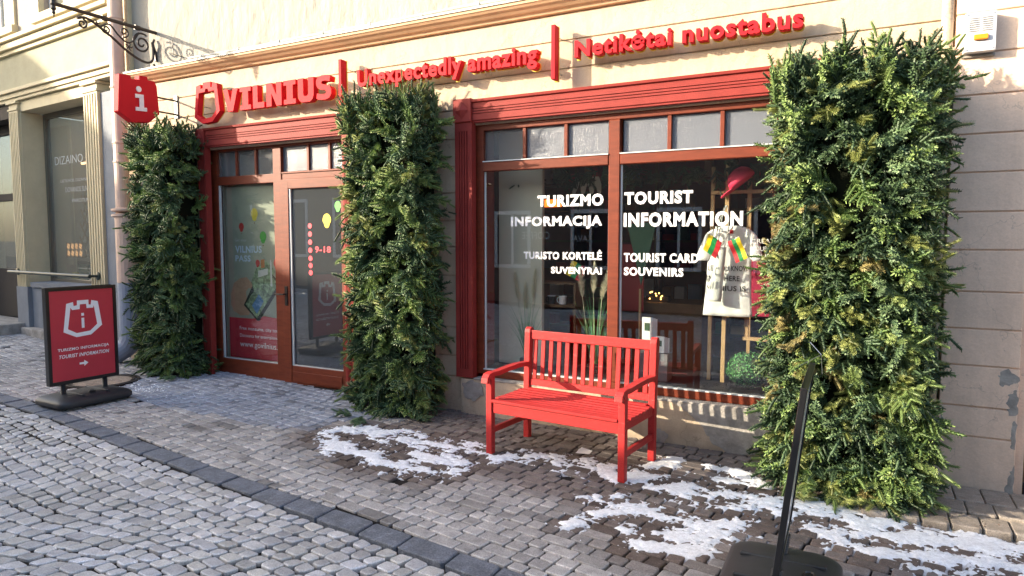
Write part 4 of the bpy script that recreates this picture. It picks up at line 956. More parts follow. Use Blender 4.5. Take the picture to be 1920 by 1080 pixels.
# ================================================================== PAVEMENT POSTER STANDS
def tower_yz(x, y0, y1, z0, z1, th):                     # emblem printed on a board facing +x
    lo = scaled(CASTLE_OUT, y0, y1, z0, z1); li = scaled(CASTLE_IN, y0, y1, z0, z1)
    return MB().plate([lo, li], lambda a, b: (x, a, b), lambda a, b: (x + th, a, b))
def base_mesh(wx, wy, h=.115):
    """moulded ballast base: long side y, domed top, chamfered corners, a channel across"""
    out = []
    def ring(sx, sy, z): 
        c = min(.10, sx * .6); return [(gx * (sx - c) + c * math.cos(a), gy * (sy - c) + c * math.sin(a), z) for gx, gy, a0 in ((1, 1, 0), (-1, 1, 90), (-1, -1, 180), (1, -1, 270)) for a in [R(a0 + k * 18) for k in range(6)]]
    rings = [ring(wx - .012, wy - .012, .018), ring(wx, wy, .03), ring(wx, wy, .062), ring(wx - .006, wy - .006, .074), ring(wx - .03, wy - .025, .090), ring(wx - .08, wy - .06, .104), ring(wx - .13, wy - .12, h), ring(wx - .19, wy - .20, h + .004)]
    b = MB(); n = 24
    for r in rings: b.v += r
    for i in range(len(rings) - 1):
        for k in range(n): b.f.append((i * n + k, i * n + (k + 1) % n, (i + 1) * n + (k + 1) % n, (i + 1) * n + k))
    b.f.append(tuple(range(n - 1, -1, -1))); b.f.append(tuple(range((len(rings) - 1) * n, len(rings) * n))); return b
def stand(label, loc, rz, lean, front, redlab):
    t = thing("poster_stand", label, "sign stand", loc, rz)
    base_mesh(.27, .36).build("base", M_plb, t, smooth=True)
    for y in (-.12, .12): MB().box(-.2, .2, y - .012, y + .012, .10, .122).build("moulded_rib", M_plb, t, bevel=.005)
    for y in (-.30, .30): MB().tube([(-.22, y, .022), (.22, y, .022)], .02, 10).build("roller", M_plb, t)
    MB().lathe([(.03, .118), (.03, .128), (.022, .132), (.018, .126), (.001, .126)], 14, (.13, 0, 0)).build("filler_cap", M_blk, t)
    M = Matrix.Translation((0, 0, .17)) @ Matrix.Rotation(lean, 4, 'Y') @ Matrix.Translation((0, 0, -.17))
    hw, z0, z1 = .335, .215, (1.155 if redlab else 1.085); fw = .032
    def tb(name, m, bevel=0, parent=t, **bx):
        b = MB(); b.box(*bx["b"], M=M); return b.build(name, m, parent, bevel=bevel, seg=2)
    for y in (-.2, .2):
        pb = MB(); pts = []
        for k in range(12): pts += [(0, y, .11 + k * .0095), (0, y, .1145 + k * .0095)]
        pb.tube([tuple(M @ Vector(p)) for p in pts], [.026 if i % 2 else .021 for i in range(len(pts))], 12); post = pb.build("post", M_plb, t)
    bt = .014 if not redlab else .030
    fr_ = MB()
    for bx in ((-bt, bt, -hw, -hw + fw, z0, z1), (-bt, bt, hw - fw, hw, z0, z1), (-bt, bt, -hw + fw, hw - fw, z0, z0 + fw), (-bt, bt, -hw + fw, hw - fw, z1 - fw, z1)): fr_.box(*bx, M=M)
    fr = fr_.build("frame", M_blk, t, bevel=.004, seg=2)
    M_post = mat("printed_poster_red", (.50, .035, .055), .42, .5, var=.06, vscale=4, bump=.006, bscale=5)
    for s in (1, -1):
        if s < 0 and not redlab: pass
        p = tb("poster", M_post if redlab else mat("poster_sky_sheen", (.5, .5, .5), .2, .5), b=((bt - .010) * s - .002, (bt - .010) * s + .002, -hw + fw + .001, hw - fw - .001, z0 + fw + .001, z1 - fw - .001))  # the plain grey stands in for sky reflected on the poster film
        if s > 0 and redlab:
            x = bt - .0075
            e = tower_yz(x, -.185, .185, .66, 1.02, .0008); e.v = [tuple(M @ Vector(v)) for v in e.v]; e.build("emblem", M_white, p)
            g = MB().box(x, x + .0008, -.013, .013, .745, .845).box(x, x + .0008, -.013, .013, .865, .893); g.v = [tuple(M @ Vector(v)) for v in g.v]; g.build("letter_i", M_white, p)
            for body, ya, yb, za, sh in (("TURIZMO INFORMACIJA", -.245, .245, .528, 0), ("TOURIST INFORMATION", -.235, .245, .466, .25)):
                o = text_flat("lettering", body, M_white, p, ya, yb, za, za + .036, x + .0008, .02, shear=sh, axis='x')
                for v in o.data.vertices: v.co = M @ v.co
            a = MB().plate([[(-.05, .385), (-.05, .405), (-.005, .405), (-.005, .425), (.035, .395), (-.005, .365), (-.005, .385)]], lambda y, z: (x, y, z), lambda y, z: (x + .0008, y, z)); a.v = [tuple(M @ Vector(v)) for v in a.v]; a.build("arrow", M_white, p)
        else: pass
    return t
st_l = stand("black framed red poster stand with a white castle emblem on the left pavement", (-6.86, -1.615, gz(-6.86)), R(-1), 0, True, True)
st_r = stand("black poster stand seen edge on and leaning in the right foreground", (-.315, -2.13, gz(-.3)), R(.9), R(6.2), True, False)

# manhole cover behind the left stand, paper scrap, fallen twigs
mh = thing("manhole_cover", "round iron rimmed manhole cover inlaid with setts behind the left poster stand", "manhole cover", (-7.62, -.98, gz(-7.62)))
MB().lathe([(.30, -.03), (.30, .006), (.325, .008), (.325, -.03)], 40).build("inner_ring", M_iron, mh); MB().lathe([(.338, -.03), (.338, .006), (.37, .008), (.37, -.03)], 40).build("outer_ring", M_iron, mh)
MB().lathe([(.001, -.005), (.30, -.006)], 40).build("bed", M_joint, mh)
mrnd = random.Random(8)
for i in range(-3, 3):
    for j in range(-3, 3):
        P = [(i * .1 + .003, j * .1 + .003), (i * .1 + .097, j * .1 + .003), (i * .1 + .097, j * .1 + .097), (i * .1 + .003, j * .1 + .097)]
        r = max(math.hypot(*p) for p in P)
        if r > .295: P = [(p[0] * min(1, .292 / max(math.hypot(*p), .01)), p[1] * min(1, .292 / max(math.hypot(*p), .01))) for p in P]
        if abs(sum(P[k - 1][0] * P[k][1] - P[k][0] * P[k - 1][1] for k in range(4))) / 2 < .002: continue
        b = MB(); t = mrnd.uniform(.8, 1.1); stone(b, P, .004, .03, .005, (.28 * t, .22 * t, .17 * t), mrnd, 1.1); b.build("inlaid_sett", M_setts, mh)
pp = MB().add([(-.06, -.03, .006), (.05, -.045, .004), (.075, .02, .012), (-.01, .05, .03)], [(0, 1, 2), (0, 2, 3)]).add([(-.05, -.02, .010), (.03, .03, .022), (-.03, .055, .016)], [(0, 1, 2)])
tag(pp.build("paper_scrap", M_white, loc=(-1.93, -.62, gz(-1.9)), rot=(0, 0, .4)), "crumpled white paper scrap on the setts under the bench", "litter")

# ================================================================== FIR COLUMNS
def shoot_mesh(r, L, rad, nn, wd=.0017):
    """one needle-covered shoot along +z: a green spindle bristling with needles"""
    V = []; F = []; core = []
    bend = Vector((r.uniform(-.18, .18), r.uniform(-.18, .18), 0))
    def ax(t): return Vector((bend.x * L * t * t, bend.y * L * t * t, L * t))
    for k in range(nn):
        t = (k + .5) / nn; p = ax(t); a = k * 2.39996 + r.uniform(-.3, .3)
        out = Vector((math.cos(a), math.sin(a), 0)); fwd = .38 + 1.5 * max(0, t - .82) * 2
        d = (out + Vector((0, 0, fwd))).normalized(); ln = rad * r.uniform(.85, 1.15) * (1.0 if t > .1 else .7)
        s = d.cross(Vector((0, 0, 1))).normalized() * wd; k0 = len(V)
        V += [p + d * ln * .15 - s, p + d * ln * .15 + s, p + d * ln + s * .55, p + d * ln - s * .55]; F.append((k0, k0 + 1, k0 + 2, k0 + 3))
    prof = [(0, .2), (.12, .36), (.6, .38), (.95, .34), (1.03, .12)]; k0 = len(V)
    for t, q in prof:
        for i in range(6): V.append(ax(t) + Vector((math.cos(i * 1.047), math.sin(i * 1.047), 0)) * rad * q * r.uniform(.85, 1.1))
    for j in range(4):
        for i in range(6): F.append((k0 + j * 6 + i, k0 + j * 6 + (i + 1) % 6, k0 + j * 6 + 6 + (i + 1) % 6, k0 + j * 6 + 6 + i))
    return V, F, k0
def spray(r, base, tip, n_side=5, nn=78, wd=.0017):
    """a flat twig of shoots growing along +z in the xz plane"""
    V = []; F = []; C = []
    Ls = .05 + .042 * n_side
    items = [(Vector((0, 0, z)), r.uniform(-.06, .06), .095) for z in np.arange(0, Ls, .08)]
    for k in range(n_side):
        for sd in (-1, 1):
            items.append((Vector((0, 0, .02 + k * .042 + r.uniform(-.012, .012))), sd * r.uniform(.6, 1.0), (.115 - .011 * k) * r.uniform(.75, 1.15)))
    for p, ang, L in items:
        n = int(nn * L / .09); v, f, kc = shoot_mesh(r, L, .0225 * r.uniform(.88, 1.12), n, wd)
        q = Matrix.Translation(p + Vector((0, r.uniform(-.012, .012), 0))) @ Matrix.Rotation(ang, 4, 'Y') @ Matrix.Rotation(r.uniform(-.35, .35), 4, 'X') @ Matrix.Rotation(r.uniform(0, 6), 4, 'Z')
        k0 = len(V); t = r.uniform(.8, 1.2)
        for i, x in enumerate(v):
            V.append(tuple(q @ x))
            if i >= kc: C.append(tuple(base[j] * .8 * t for j in range(3)))
            else:
                w = .2 if i % 4 < 2 else .75 + .25 * i / kc; C.append(tuple((base[j] * (1 - w) + tip[j] * w) * t for j in range(3)))
        F += [tuple(i + k0 for i in g) for g in f]
    return V, F, C
TONES = {"bright": ((.15, .22, .07), (.32, .41, .14)), "green": ((.10, .165, .05), (.22, .31, .095)), "blue": ((.085, .145, .07), (.17, .25, .12)), "yellow": ((.17, .20, .06), (.34, .38, .12)), "dry": ((.21, .185, .075), (.36, .30, .12)), "dark": ((.04, .075, .035), (.07, .115, .05))}  # bright and yellow hold sunlight in their colour; dry is browned needles
frnd = random.Random(17); LIB = {}
for tn, (c0, c1) in TONES.items():
    LIB[tn] = []
    for k in range(6):                                    # the last two are the plainer ones for the joined inner foliage
        V, F, C = spray(frnd, c0, c1, frnd.choice([4, 5]), *((92, .0018) if k < 4 else (24, .0046)))
        me = bpy.data.meshes.new("branch"); me.from_pydata(V, [], F); at = me.color_attributes.new("col", 'FLOAT_COLOR', 'POINT')
        at.data.foreach_set("color", np.array([list(c) + [1] for c in C], dtype=np.float32).ravel()); me.materials.append(M_need)
        va = np.array(V, dtype=np.float32); ls = np.array([i for f in F for i in f], dtype=np.int32); sz = np.array([len(f) for f in F], dtype=np.int32)
        LIB[tn].append((me, va, ls, sz, np.array([list(c) + [1] for c in C], dtype=np.float32)))
def frame_to(d, up):                                      # +z along d, +y (flat side) towards up
    d = d.normalized(); y = (up - d * up.dot(d)); y = y.normalized() if y.length > .05 else d.orthogonal().normalized(); x = y.cross(d)
    M = Matrix((x, y, d)).transposed().to_4x4(); return M
def fir_column(label, x0, x1, depth, z0, z1, tonef, n_part, n_rest, seed, lean=0.0, tall=()):
    r = random.Random(seed); cx = (x0 + x1) / 2; t = thing("fir_column", label, "fir pillar", (cx, -depth / 2, z0), group="fir branch pillars beside the windows")
    cz = z1 - z0; ins = .15
    MB().box(x0 - cx + ins + .03, x1 - cx - ins - .03, -depth / 2 + ins + .03, depth / 2 - .01, .03, cz - .22).build("inner_light_block", mat("dark_core", (.012, .014, .009), 1, 0), t)  # solid dark core added to stop light between the branches
    ws, wd, wt = cz * (x1 - x0), cz * depth, (x1 - x0) * depth
    cand = []
    for k in range(n_part + n_rest):
        u = r.random(); inner = k >= n_part
        tot = ws + 2 * wd + wt * 1.9; u *= tot
        if u < ws: p = Vector((r.uniform(x0, x1), -depth, z0 + cz * r.random())); n = Vector((0, -1, 0))
        elif u < ws + wd: p = Vector((x1, -depth * r.random(), z0 + cz * r.random())); n = Vector((1, 0, 0))
        elif u < ws + 2 * wd: p = Vector((x0, -depth * r.random(), z0 + cz * r.random())); n = Vector((-1, 0, 0))
        else: p = Vector((r.uniform(x0, x1), -depth * r.random(), z1)); n = Vector((0, 0, 1))
        # soften the box: pull corners in, waver
        bul = .05 * noise.noise(p * 2.3 + Vector((seed, 0, 0))); hz = (p.z - z0) / cz
        ctr = Vector((cx, -depth * .45, p.z)); rd = (p - ctr); rd.z = 0
        if n.z == 0:
            lim = .5 * math.hypot(x1 - x0, depth) * .86
            if rd.length > lim: p = ctr + rd * (lim / rd.length)
            n = (n + rd.normalized() * .8).normalized()
        p -= n * (ins + (.03 if inner else 0) + r.uniform(-.015, .02) - bul)
        side = n.cross(Vector((0, 0, 1))); side = side.normalized() if side.length > .1 else Vector((r.uniform(-1, 1), r.uniform(-1, 1), 0)).normalized()
        up = (hz > .95 or n.z > .5) and r.random() < .75
        d = n * r.uniform(.35, .9) + side * r.uniform(-.65, .65) + Vector((0, 0, (r.uniform(.2, .9) if up else r.uniform(-1.05, .05) if r.random() < .78 else r.uniform(0, .6))))
        if p.z < z0 + .25: d.z = -abs(d.z) * .35; p.z = max(p.z, z0 + .10)
        if not up and hz > .8 and r.random() < .5: d.z = r.uniform(-.3, .8)
        M = frame_to(d, n + Vector((0, 0, .5 if not up else -.2)) + Vector((r.uniform(-.4, .4), r.uniform(-.4, .4), r.uniform(-.4, .4))))
        s = r.uniform(.8, 1.15) * (.9 if not inner else 1.05)
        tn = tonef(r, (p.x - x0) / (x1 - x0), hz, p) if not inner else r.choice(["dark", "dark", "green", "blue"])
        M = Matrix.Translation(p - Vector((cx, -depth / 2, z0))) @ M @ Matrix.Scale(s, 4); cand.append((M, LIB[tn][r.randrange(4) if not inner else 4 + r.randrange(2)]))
    for (fx, fy, dz, ln) in tall:
        d = Vector((r.uniform(-.25, .25), r.uniform(-.3, .1), 1)); M = Matrix.Translation(Vector((x0 + (x1 - x0) * fx - cx, -depth * fy + depth / 2, cz - .12 + dz))) @ frame_to(d, Vector((0, -1, 0))) @ Matrix.Diagonal((.7, .7, ln, 1)); cand.insert(0, (M, LIB["green"][r.randrange(4)]))
    for M, (me, *_r) in cand[:n_part]:
        o = bpy.data.objects.new("branch", me); COL.objects.link(o); o.parent = t; o.matrix_basis = M
    vs = []; ls = []; sz = []; cs = []; off = 0
    for M, (me, va, l, s_, c) in cand[n_part:]:
        A = np.array(M, dtype=np.float32); vs.append(va @ A[:3, :3].T + A[:3, 3]); ls.append(l + off); sz.append(s_); cs.append(c); off += len(va)
    vs = np.concatenate(vs); ls = np.concatenate(ls); sz = np.concatenate(sz); cs = np.concatenate(cs)
    me = bpy.data.meshes.new("foliage"); me.vertices.add(len(vs)); me.vertices.foreach_set("co", vs.ravel()); me.loops.add(len(ls)); me.loops.foreach_set("vertex_index", ls)
    me.polygons.add(len(sz)); me.polygons.foreach_set("loop_start", np.concatenate([[0], np.cumsum(sz)[:-1]]).astype(np.int32)); me.update(calc_edges=True)
    at = me.color_attributes.new("col", 'FLOAT_COLOR', 'POINT'); at.data.foreach_set("color", cs.ravel()); me.materials.append(M_need)
    link(me, "foliage", t, kind="stuff"); return t
def tone_right(r, fx, hz, p):  # yellow gathers on the sun side, painting the sunlight in; dry twigs mixed in
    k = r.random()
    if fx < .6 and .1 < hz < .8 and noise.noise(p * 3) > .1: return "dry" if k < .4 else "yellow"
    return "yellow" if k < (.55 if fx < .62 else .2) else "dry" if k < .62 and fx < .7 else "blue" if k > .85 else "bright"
def tone_mid(r, fx, hz, p):  # upper left: yellowed and dry sprays, with sunlight painted in
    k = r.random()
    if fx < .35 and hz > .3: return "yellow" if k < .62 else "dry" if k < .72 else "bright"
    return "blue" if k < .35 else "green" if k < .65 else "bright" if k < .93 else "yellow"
def tone_left(r, fx, hz, p):  # bright only in the upper half, painting the sun there
    k = r.random(); return "blue" if k < .3 else "bright" if k < .42 and hz > .5 else "green" if k < .8 else "dark" if k < .95 else "yellow"
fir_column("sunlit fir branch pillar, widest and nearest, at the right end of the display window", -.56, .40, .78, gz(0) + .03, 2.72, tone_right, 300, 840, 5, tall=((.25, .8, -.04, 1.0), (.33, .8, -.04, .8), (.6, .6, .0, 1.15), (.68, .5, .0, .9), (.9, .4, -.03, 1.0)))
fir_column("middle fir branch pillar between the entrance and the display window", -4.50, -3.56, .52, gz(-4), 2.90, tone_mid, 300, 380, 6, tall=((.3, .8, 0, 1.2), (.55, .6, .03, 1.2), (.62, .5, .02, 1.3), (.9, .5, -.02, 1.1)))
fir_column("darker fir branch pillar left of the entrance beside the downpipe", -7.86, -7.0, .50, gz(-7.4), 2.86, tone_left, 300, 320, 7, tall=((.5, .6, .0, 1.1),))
wr = MB().tube([(-.30, -.80, .99), (-.23, -.84, .92), (-.22, -.86, .80)], .0022, 5).tube([(-.23, -.84, .92), (-.36, -.87, .84)], .0022, 5)
tag(wr.build("tie_wire", M_steel), "bent silver tie wire poking out of the right fir pillar", "wire")
# twigs dropped at the foot of the pillars
tr_ = random.Random(2)
for (x, y) in ((-4.05, -.78), (-4.2, -.72), (-3.62, -.52), (-7.35, -.6), (-7.0, -.5), (.1, -.86), (-.3, -.9)):
    me = LIB["blue" if x < -2 else "yellow"][tr_.randrange(4)][0]; o = bpy.data.objects.new("fallen_twig", me); COL.objects.link(o)
    o.matrix_world = Matrix.Translation((x, y, gz(x) + .03 + (.04 if x > -.1 else 0))) @ Matrix.Rotation(tr_.uniform(0, 6), 4, 'Z') @ Matrix.Rotation(R(86), 4, 'X') @ Matrix.Scale(.8, 4)
    where = {-4.05: "small fallen fir twig touching the snow at the middle pillar's foot", -4.2: "fallen fir twig at the front left foot of the middle pillar", -3.62: "fallen fir twig at the right foot of the middle pillar", -7.35: "fallen fir twig before the left pillar", -7.0: "fallen fir twig at the right foot of the left pillar", .1: "fallen fir twig on the raised pavers before the right pillar", -.3: "fallen fir twig in the snow at the right pillar's left foot"}[x]
    tag(o, where, "twig")
lv = MB(); lrnd = random.Random(9)
for k in range(240):
    cxy = lrnd.choice([(-.2, -.85, .35), (-4.0, -.62, .35), (.5, -.8, .4), (-2.4, -.15, .8), (-3.4, -.25, .3), (-1.0, -1.3, .6)]); x = cxy[0] + lrnd.gauss(0, cxy[2] * .5); y = min(-.06, cxy[1] + lrnd.gauss(0, .08)); z = gz(x) + (.055 if x > -.08 and y > -.84 else .004)
    a = lrnd.uniform(0, 6.3); s = lrnd.uniform(.004, .014); dx, dy = math.cos(a) * s, math.sin(a) * s
    c = lrnd.choice([(.16, .07, .03), (.10, .05, .03), (.05, .07, .03)])
    lv.add([(x - dx, y - dy, z), (x + dy * .4, y - dx * .4, z + .004), (x + dx, y + dy, z + .002), (x - dy * .4, y + dx * .4, z + .005)], [(0, 1, 2, 3)], c)
lv.build("needle_litter", mat("litter", (.1, .06, .03), .8, attr=True), kind="stuff")

# ================================================================== WINDOW DISPLAY
def loft(rows, y, puff=.03, nc=14, fold=.008, seed=0):
    """soft cloth body between left and right edges: rows of (z, xl, xr)"""
    b = MB(); F = []; nr = len(rows)
    for side in (-1, 1):
        for z, xl, xr in rows:
            for k in range(nc + 1):
                t = k / nc; x = xl + (xr - xl) * t
                b.v.append((x, y + side * (puff * math.sin(math.pi * t) ** .6 + .002) + fold * noise.noise((x * 14, z * 5, seed)) * (1 if side < 0 else .3), z))
    w = nc + 1
    for s in (0, 1):
        o = s * nr * w
        for j in range(nr - 1):
            for k in range(nc): b.f.append((o + j * w + k, o + j * w + k + 1, o + (j + 1) * w + k + 1, o + (j + 1) * w + k))
    o = nr * w
    for j in range(nr - 1):
        b.f.append((j * w, (j + 1) * w, o + (j + 1) * w, o + j * w)); b.f.append((j * w + nc, o + j * w + nc, o + (j + 1) * w + nc, (j + 1) * w + nc))
    for j in (0, nr - 1):
        for k in range(nc): b.f.append((j * w + k, j * w + k + 1, o + j * w + k + 1, o + j * w + k))
    return b
def rows(keys, n=22):
    ks = sorted(keys); zs = [k[0] for k in ks]
    return [(z, float(np.interp(z, zs, [k[1] for k in ks])), float(np.interp(z, zs, [k[2] for k in ks]))) for z in np.linspace(zs[0], zs[-1], n)]
M_cloth = mat("white_cotton", (.86, .87, .88), .85, .2, bump=.002, bscale=300, var=.04, vscale=8)
M_canv = mat("canvas_cotton", (.74, .76, .72), .85, .2, bump=.002, bscale=250, var=.05, vscale=8)
ts = thing("t_shirt", "white printed t-shirt hung on the wooden easel in the display window", "t-shirt")
loft(rows([(1.0, -1.235, -.825), (1.2, -1.215, -.84), (1.5, -1.20, -.845), (1.62, -1.19, -.85), (1.70, -1.185, -.845), (1.745, -1.15, -.87), (1.765, -1.09, -.93)], 26), .40, .020, 18, .010, 3).build("shirt_body", M_cloth, ts, smooth=True)
for sg, xa, xb in ((-1, -1.17, -1.29), (1, -.865, -.765)):
    P = [(1.735, min(xa, xa - sg * .02), max(xa, xa - sg * .02)), (1.70, min(xa - sg * .03, xa + sg * .05), max(xa - sg * .03, xa + sg * .05)), (1.60, min(xa, xa + sg * .09), max(xa, xa + sg * .09)), (1.50, min(xa + sg * .01, xb + sg * .01), max(xa + sg * .01, xb + sg * .01)), (1.47, min(xa + sg * .03, xb), max(xa + sg * .03, xb))]
    loft(rows(P, 12), .395, .018, 8, .006, 5).build("sleeve", M_cloth, ts, smooth=True)
MB().tube([(-1.06 + .07 * math.cos(a), .362 - .01, 1.765 - .05 * math.sin(a)) for a in np.linspace(.1, math.pi - .1, 14)], .006, 6).build("neck_band", M_cloth, ts)
M_ink = mat("black_ink", (.01, .01, .012), .6)
for body, a, c, z in (("LET YOU KNOW", -1.19, -.86, 1.385), ("IN  WHERE", -1.20, -.93, 1.30), ("VILNIUS IS", -1.20, -.88, 1.215)): text_flat("printed_words", body, M_ink, ts, a, c, z, z + .045, .366, .02)
quick("neck_label", M_signr, ts, -1.02, -.99, .368, .370, 1.70, 1.73)
rebase(ts, (-1.03, .4, 1.0))
tb_ = thing("tote_bag", "pale canvas tote bag hanging in front of the white t-shirt", "bag")
loft(rows([(1.13, -1.17, -1.065), (1.17, -1.185, -1.06), (1.40, -1.13, -1.045), (1.585, -1.115, -1.03)], 16), .30, .025, 8, .012, 8).build("bag_body", M_canv, tb_, smooth=True)
for p in ([(-1.10, .285, 1.58), (-1.085, .28, 1.72), (-1.06, .275, 1.86), (-1.035, .29, 1.93)], [(-1.045, .285, 1.58), (-1.02, .28, 1.7), (-1.01, .275, 1.82), (-1.03, .295, 1.93)], [(-1.12, .29, 1.56), (-1.12, .29, 1.65), (-1.09, .28, 1.8), (-1.045, .3, 1.93)]):
    b = MB()
    for a, c in zip(p, p[1:]): b.beam(a, c, .004, .026, (0, 1, 0))
    b.build("strap", M_canv, tb_)
rebase(tb_, (-1.1, .3, 1.13))
ez = thing("display_easel", "tall pale wooden easel frame carrying the shirt in the display window", "easel")
for nm, a, c, w in (("post", (-1.075, .50, .405), (-1.065, .50, 2.31), .034), ("post", (-1.205, .56, .405), (-1.20, .56, 2.28), .030), ("post", (-.90, .60, .78), (-.90, .60, 2.2), .036), ("post", (-.70, .58, .405), (-.70, .58, 2.25), .030), ("crossbar", (-1.21, .535, 2.055), (-.70, .535, 2.055), .03), ("crossbar", (-1.06, .56, .99), (-.90, .56, .99), .035), ("crossbar", (-.93, .59, .79), (-.70, .59, .79), .03), ("crossbar", (-.9, .60, 1.52), (-.55, .60, 1.52), .035)):
    MB().beam(a, c, w, .028, (0, 1, 0)).build(nm, M_ash, ez, bevel=.002)
rebase(ez, (-1.0, .54, .405))
M_pink = mat("pink_felt", (.75, .04, .12), .7, bump=.001)
hp = thing("felt_hat", "bright pink peaked cap hooked on top of the easel", "hat", (-.93, .42, 2.13), 0, rot=(0, R(-38), 0))
MB().lathe([(.10, 0), (.103, .03), (.09, .075), (.06, .11), (.02, .125), (.001, .126)], 20, M=Matrix.Scale(1.15, 4, (1, 0, 0))).build("crown", M_pink, hp, smooth=True)
MB().plate([[(-.10, -.075), (-.17, -.07), (-.215, -.03), (-.22, .0), (-.215, .03), (-.17, .07), (-.10, .075)]], lambda a, b: (a, b, .0), lambda a, b: (a, b, .008)).build("peak", M_pink, hp)
YG = [("yellow_stripe", (.85, .62, .01)), ("green_stripe", (.0, .26, .06)), ("red_stripe", (.60, .02, .03))]
def flag(lab, pole_a, pole_b, u, v, fl=.17, fh=.20):
    """u: direction along the stripes, v: from the yellow to the red edge"""
    t = thing("paper_flag", lab, "flag", group="small tricolour flags in the display window"); base = Vector(pole_a)
    MB().tube([pole_a, pole_b], .004, 6).build("stick", M_white, t); o = Vector(pole_b); u = Vector(u).normalized(); v = Vector(v).normalized()
    for k, (nm, c) in enumerate(YG):
        b = MB(); n = 10
        for i in range(n + 1):
            for s in (0, 1):
                p = o + u * (fl * i / n) + v * (fh * (k + s) / 3) + Vector((0, -.012 * math.sin(i * .8), 0)); b.v += [tuple(p), tuple(p + Vector((0, .0015, 0)))]
        b.f = [(4 * i, 4 * i + 2, 4 * i + 6, 4 * i + 4) for i in range(n)] + [(4 * i + 1, 4 * i + 5, 4 * i + 7, 4 * i + 3) for i in range(n)] + [(4 * i, 4 * i + 4, 4 * i + 5, 4 * i + 1) for i in range(n)] + [(4 * i + 2, 4 * i + 3, 4 * i + 7, 4 * i + 6) for i in range(n)]
        b.build(nm, mat("flag_" + nm, c, .5), t)
    return rebase(t, pole_a)
flag("tricolour paper flag hanging left of the shirt and bag", (-1.06, .26, 1.57), (-1.165, .26, 1.70), (-.32, 0, -.9), (.75, 0, -.55), .14, .13)
flag("brightest tricolour paper flag hanging across the white shirt", (-1.02, .22, 1.60), (-.92, .22, 1.675), (.38, 0, -.9), (-.85, 0, -.42), .19, .10)
flag("tricolour paper flag behind the SUVENYRAI lettering and the right pampas grass", (-2.50, .52, 1.30), (-2.50, .52, 1.45), (-.45, 0, -.85), (.8, 0, -.4), .15, .16)
# pampas grass
M_blade = mat("pampas_blades", (.09, .26, .10), .6, attr=False, var=.3, vscale=15); M_plume = mat("pampas_plume", (.72, .68, .50), .8, var=.1, vscale=20)
def pampas(lab, x, y, z, h, plumes, seed, n=70):
    r = random.Random(seed); t = thing("pampas_grass", lab, "plant", (x, y, z)); b = MB()
    for k in range(n):
        a = r.uniform(0, 6.28); sp = r.uniform(.02, .24); hh = h * r.uniform(.45, 1.0); c, s = math.cos(a), math.sin(a); w = .0035
        pts = [(c * .02 + c * sp * q * q, s * .02 + s * sp * .5 * q * q, hh * q * (1 - .15 * q * q * (sp / .24))) for q in (0, .3, .6, .85, 1)]
        for i in range(4):
            p, q2 = pts[i], pts[i + 1]; w0, w1 = w * (1 - i / 4.2), w * (1 - (i + 1) / 4.2); k0 = len(b.v)
            b.v += [(p[0] - w0, p[1], p[2]), (p[0] + w0, p[1], p[2]), (q2[0] + w1, q2[1], q2[2]), (q2[0] - w1, q2[1], q2[2])]; b.f.append((k0, k0 + 1, k0 + 2, k0 + 3))
    b.build("grass_blades", M_blade, t, kind="stuff")
    for (dx, z0, z1, bend) in plumes:
        b = MB(); b.tube([(dx * .3, 0, .05), (dx, 0, z0), (dx + bend, 0, z1)], .0025, 5)
        for k in range(420):
            q = r.random(); wd = .038 * math.sin(math.pi * min(1, q * .85 + .12)) + .004; cx = dx + bend * q; cz = z0 + (z1 - z0) * q
            a = r.uniform(0, 6.28); e = (cx + math.cos(a) * wd, math.sin(a) * wd, cz + .035); k0 = len(b.v)
            b.v += [(cx - .002, 0, cz), (cx + .002, 0, cz), e]; b.f.append((k0, k0 + 1, k0 + 2))
        b.build("plume", M_plume, t)
    quick("pot", M_blk, t, -.06, .06, -.06, .06, -.02, .07, bevel=.01)
pampas("left pampas grass with two cream plumes behind the INFORMACIJA side of the window", -2.93, .40, .42, .80, [(-.10, .62, .90, -.04), (.06, .66, .93, .03), (-.02, .55, .8, .0)], 1)
pampas("right pampas grass with cream plumes close to the window mullion", -2.22, .40, .42, .84, [(-.13, .68, .95, -.03), (.06, .66, .92, .06), (-.02, .72, 1.0, .01)], 2)
# boxwood ball
bw = thing("boxwood_ball", "round clipped green boxwood ball at the foot of the easel", "plant", (-.84, .37, .56)); r = random.Random(3)
MB().lathe([(.001, -.15), (.10, -.12), (.145, -.05), (.15, .03), (.11, .10), (.001, .14)], 16).build("core", mat("boxwood_core", (.02, .05, .015)), bw, smooth=True)
b = MB()
for k in range(2600):
    d = Vector((r.gauss(0, 1), r.gauss(0, 1), r.gauss(0, 1))).normalized(); p = d * r.uniform(.145, .185); p.z *= .86
    u = d.orthogonal().normalized(); u.rotate(Matrix.Rotation(r.uniform(0, 6), 3, d)); n2 = (d + Vector((r.uniform(-.8, .8), r.uniform(-.8, .8), r.uniform(-.8, .8)))).normalized(); u = (u - n2 * u.dot(n2)).normalized(); w = n2.cross(u); s = r.uniform(.005, .009)
    c = r.choice([(.08, .30, .08), (.12, .38, .10), (.05, .20, .06), (.18, .46, .15)])
    b.add([p - u * s, p + w * s * .6, p + u * s, p - w * s * .6], [(0, 1, 2, 3)], c)
b.build("leaves", mat("boxwood_leaf", (.06, .2, .05), .5, attr=True), bw, kind="stuff")
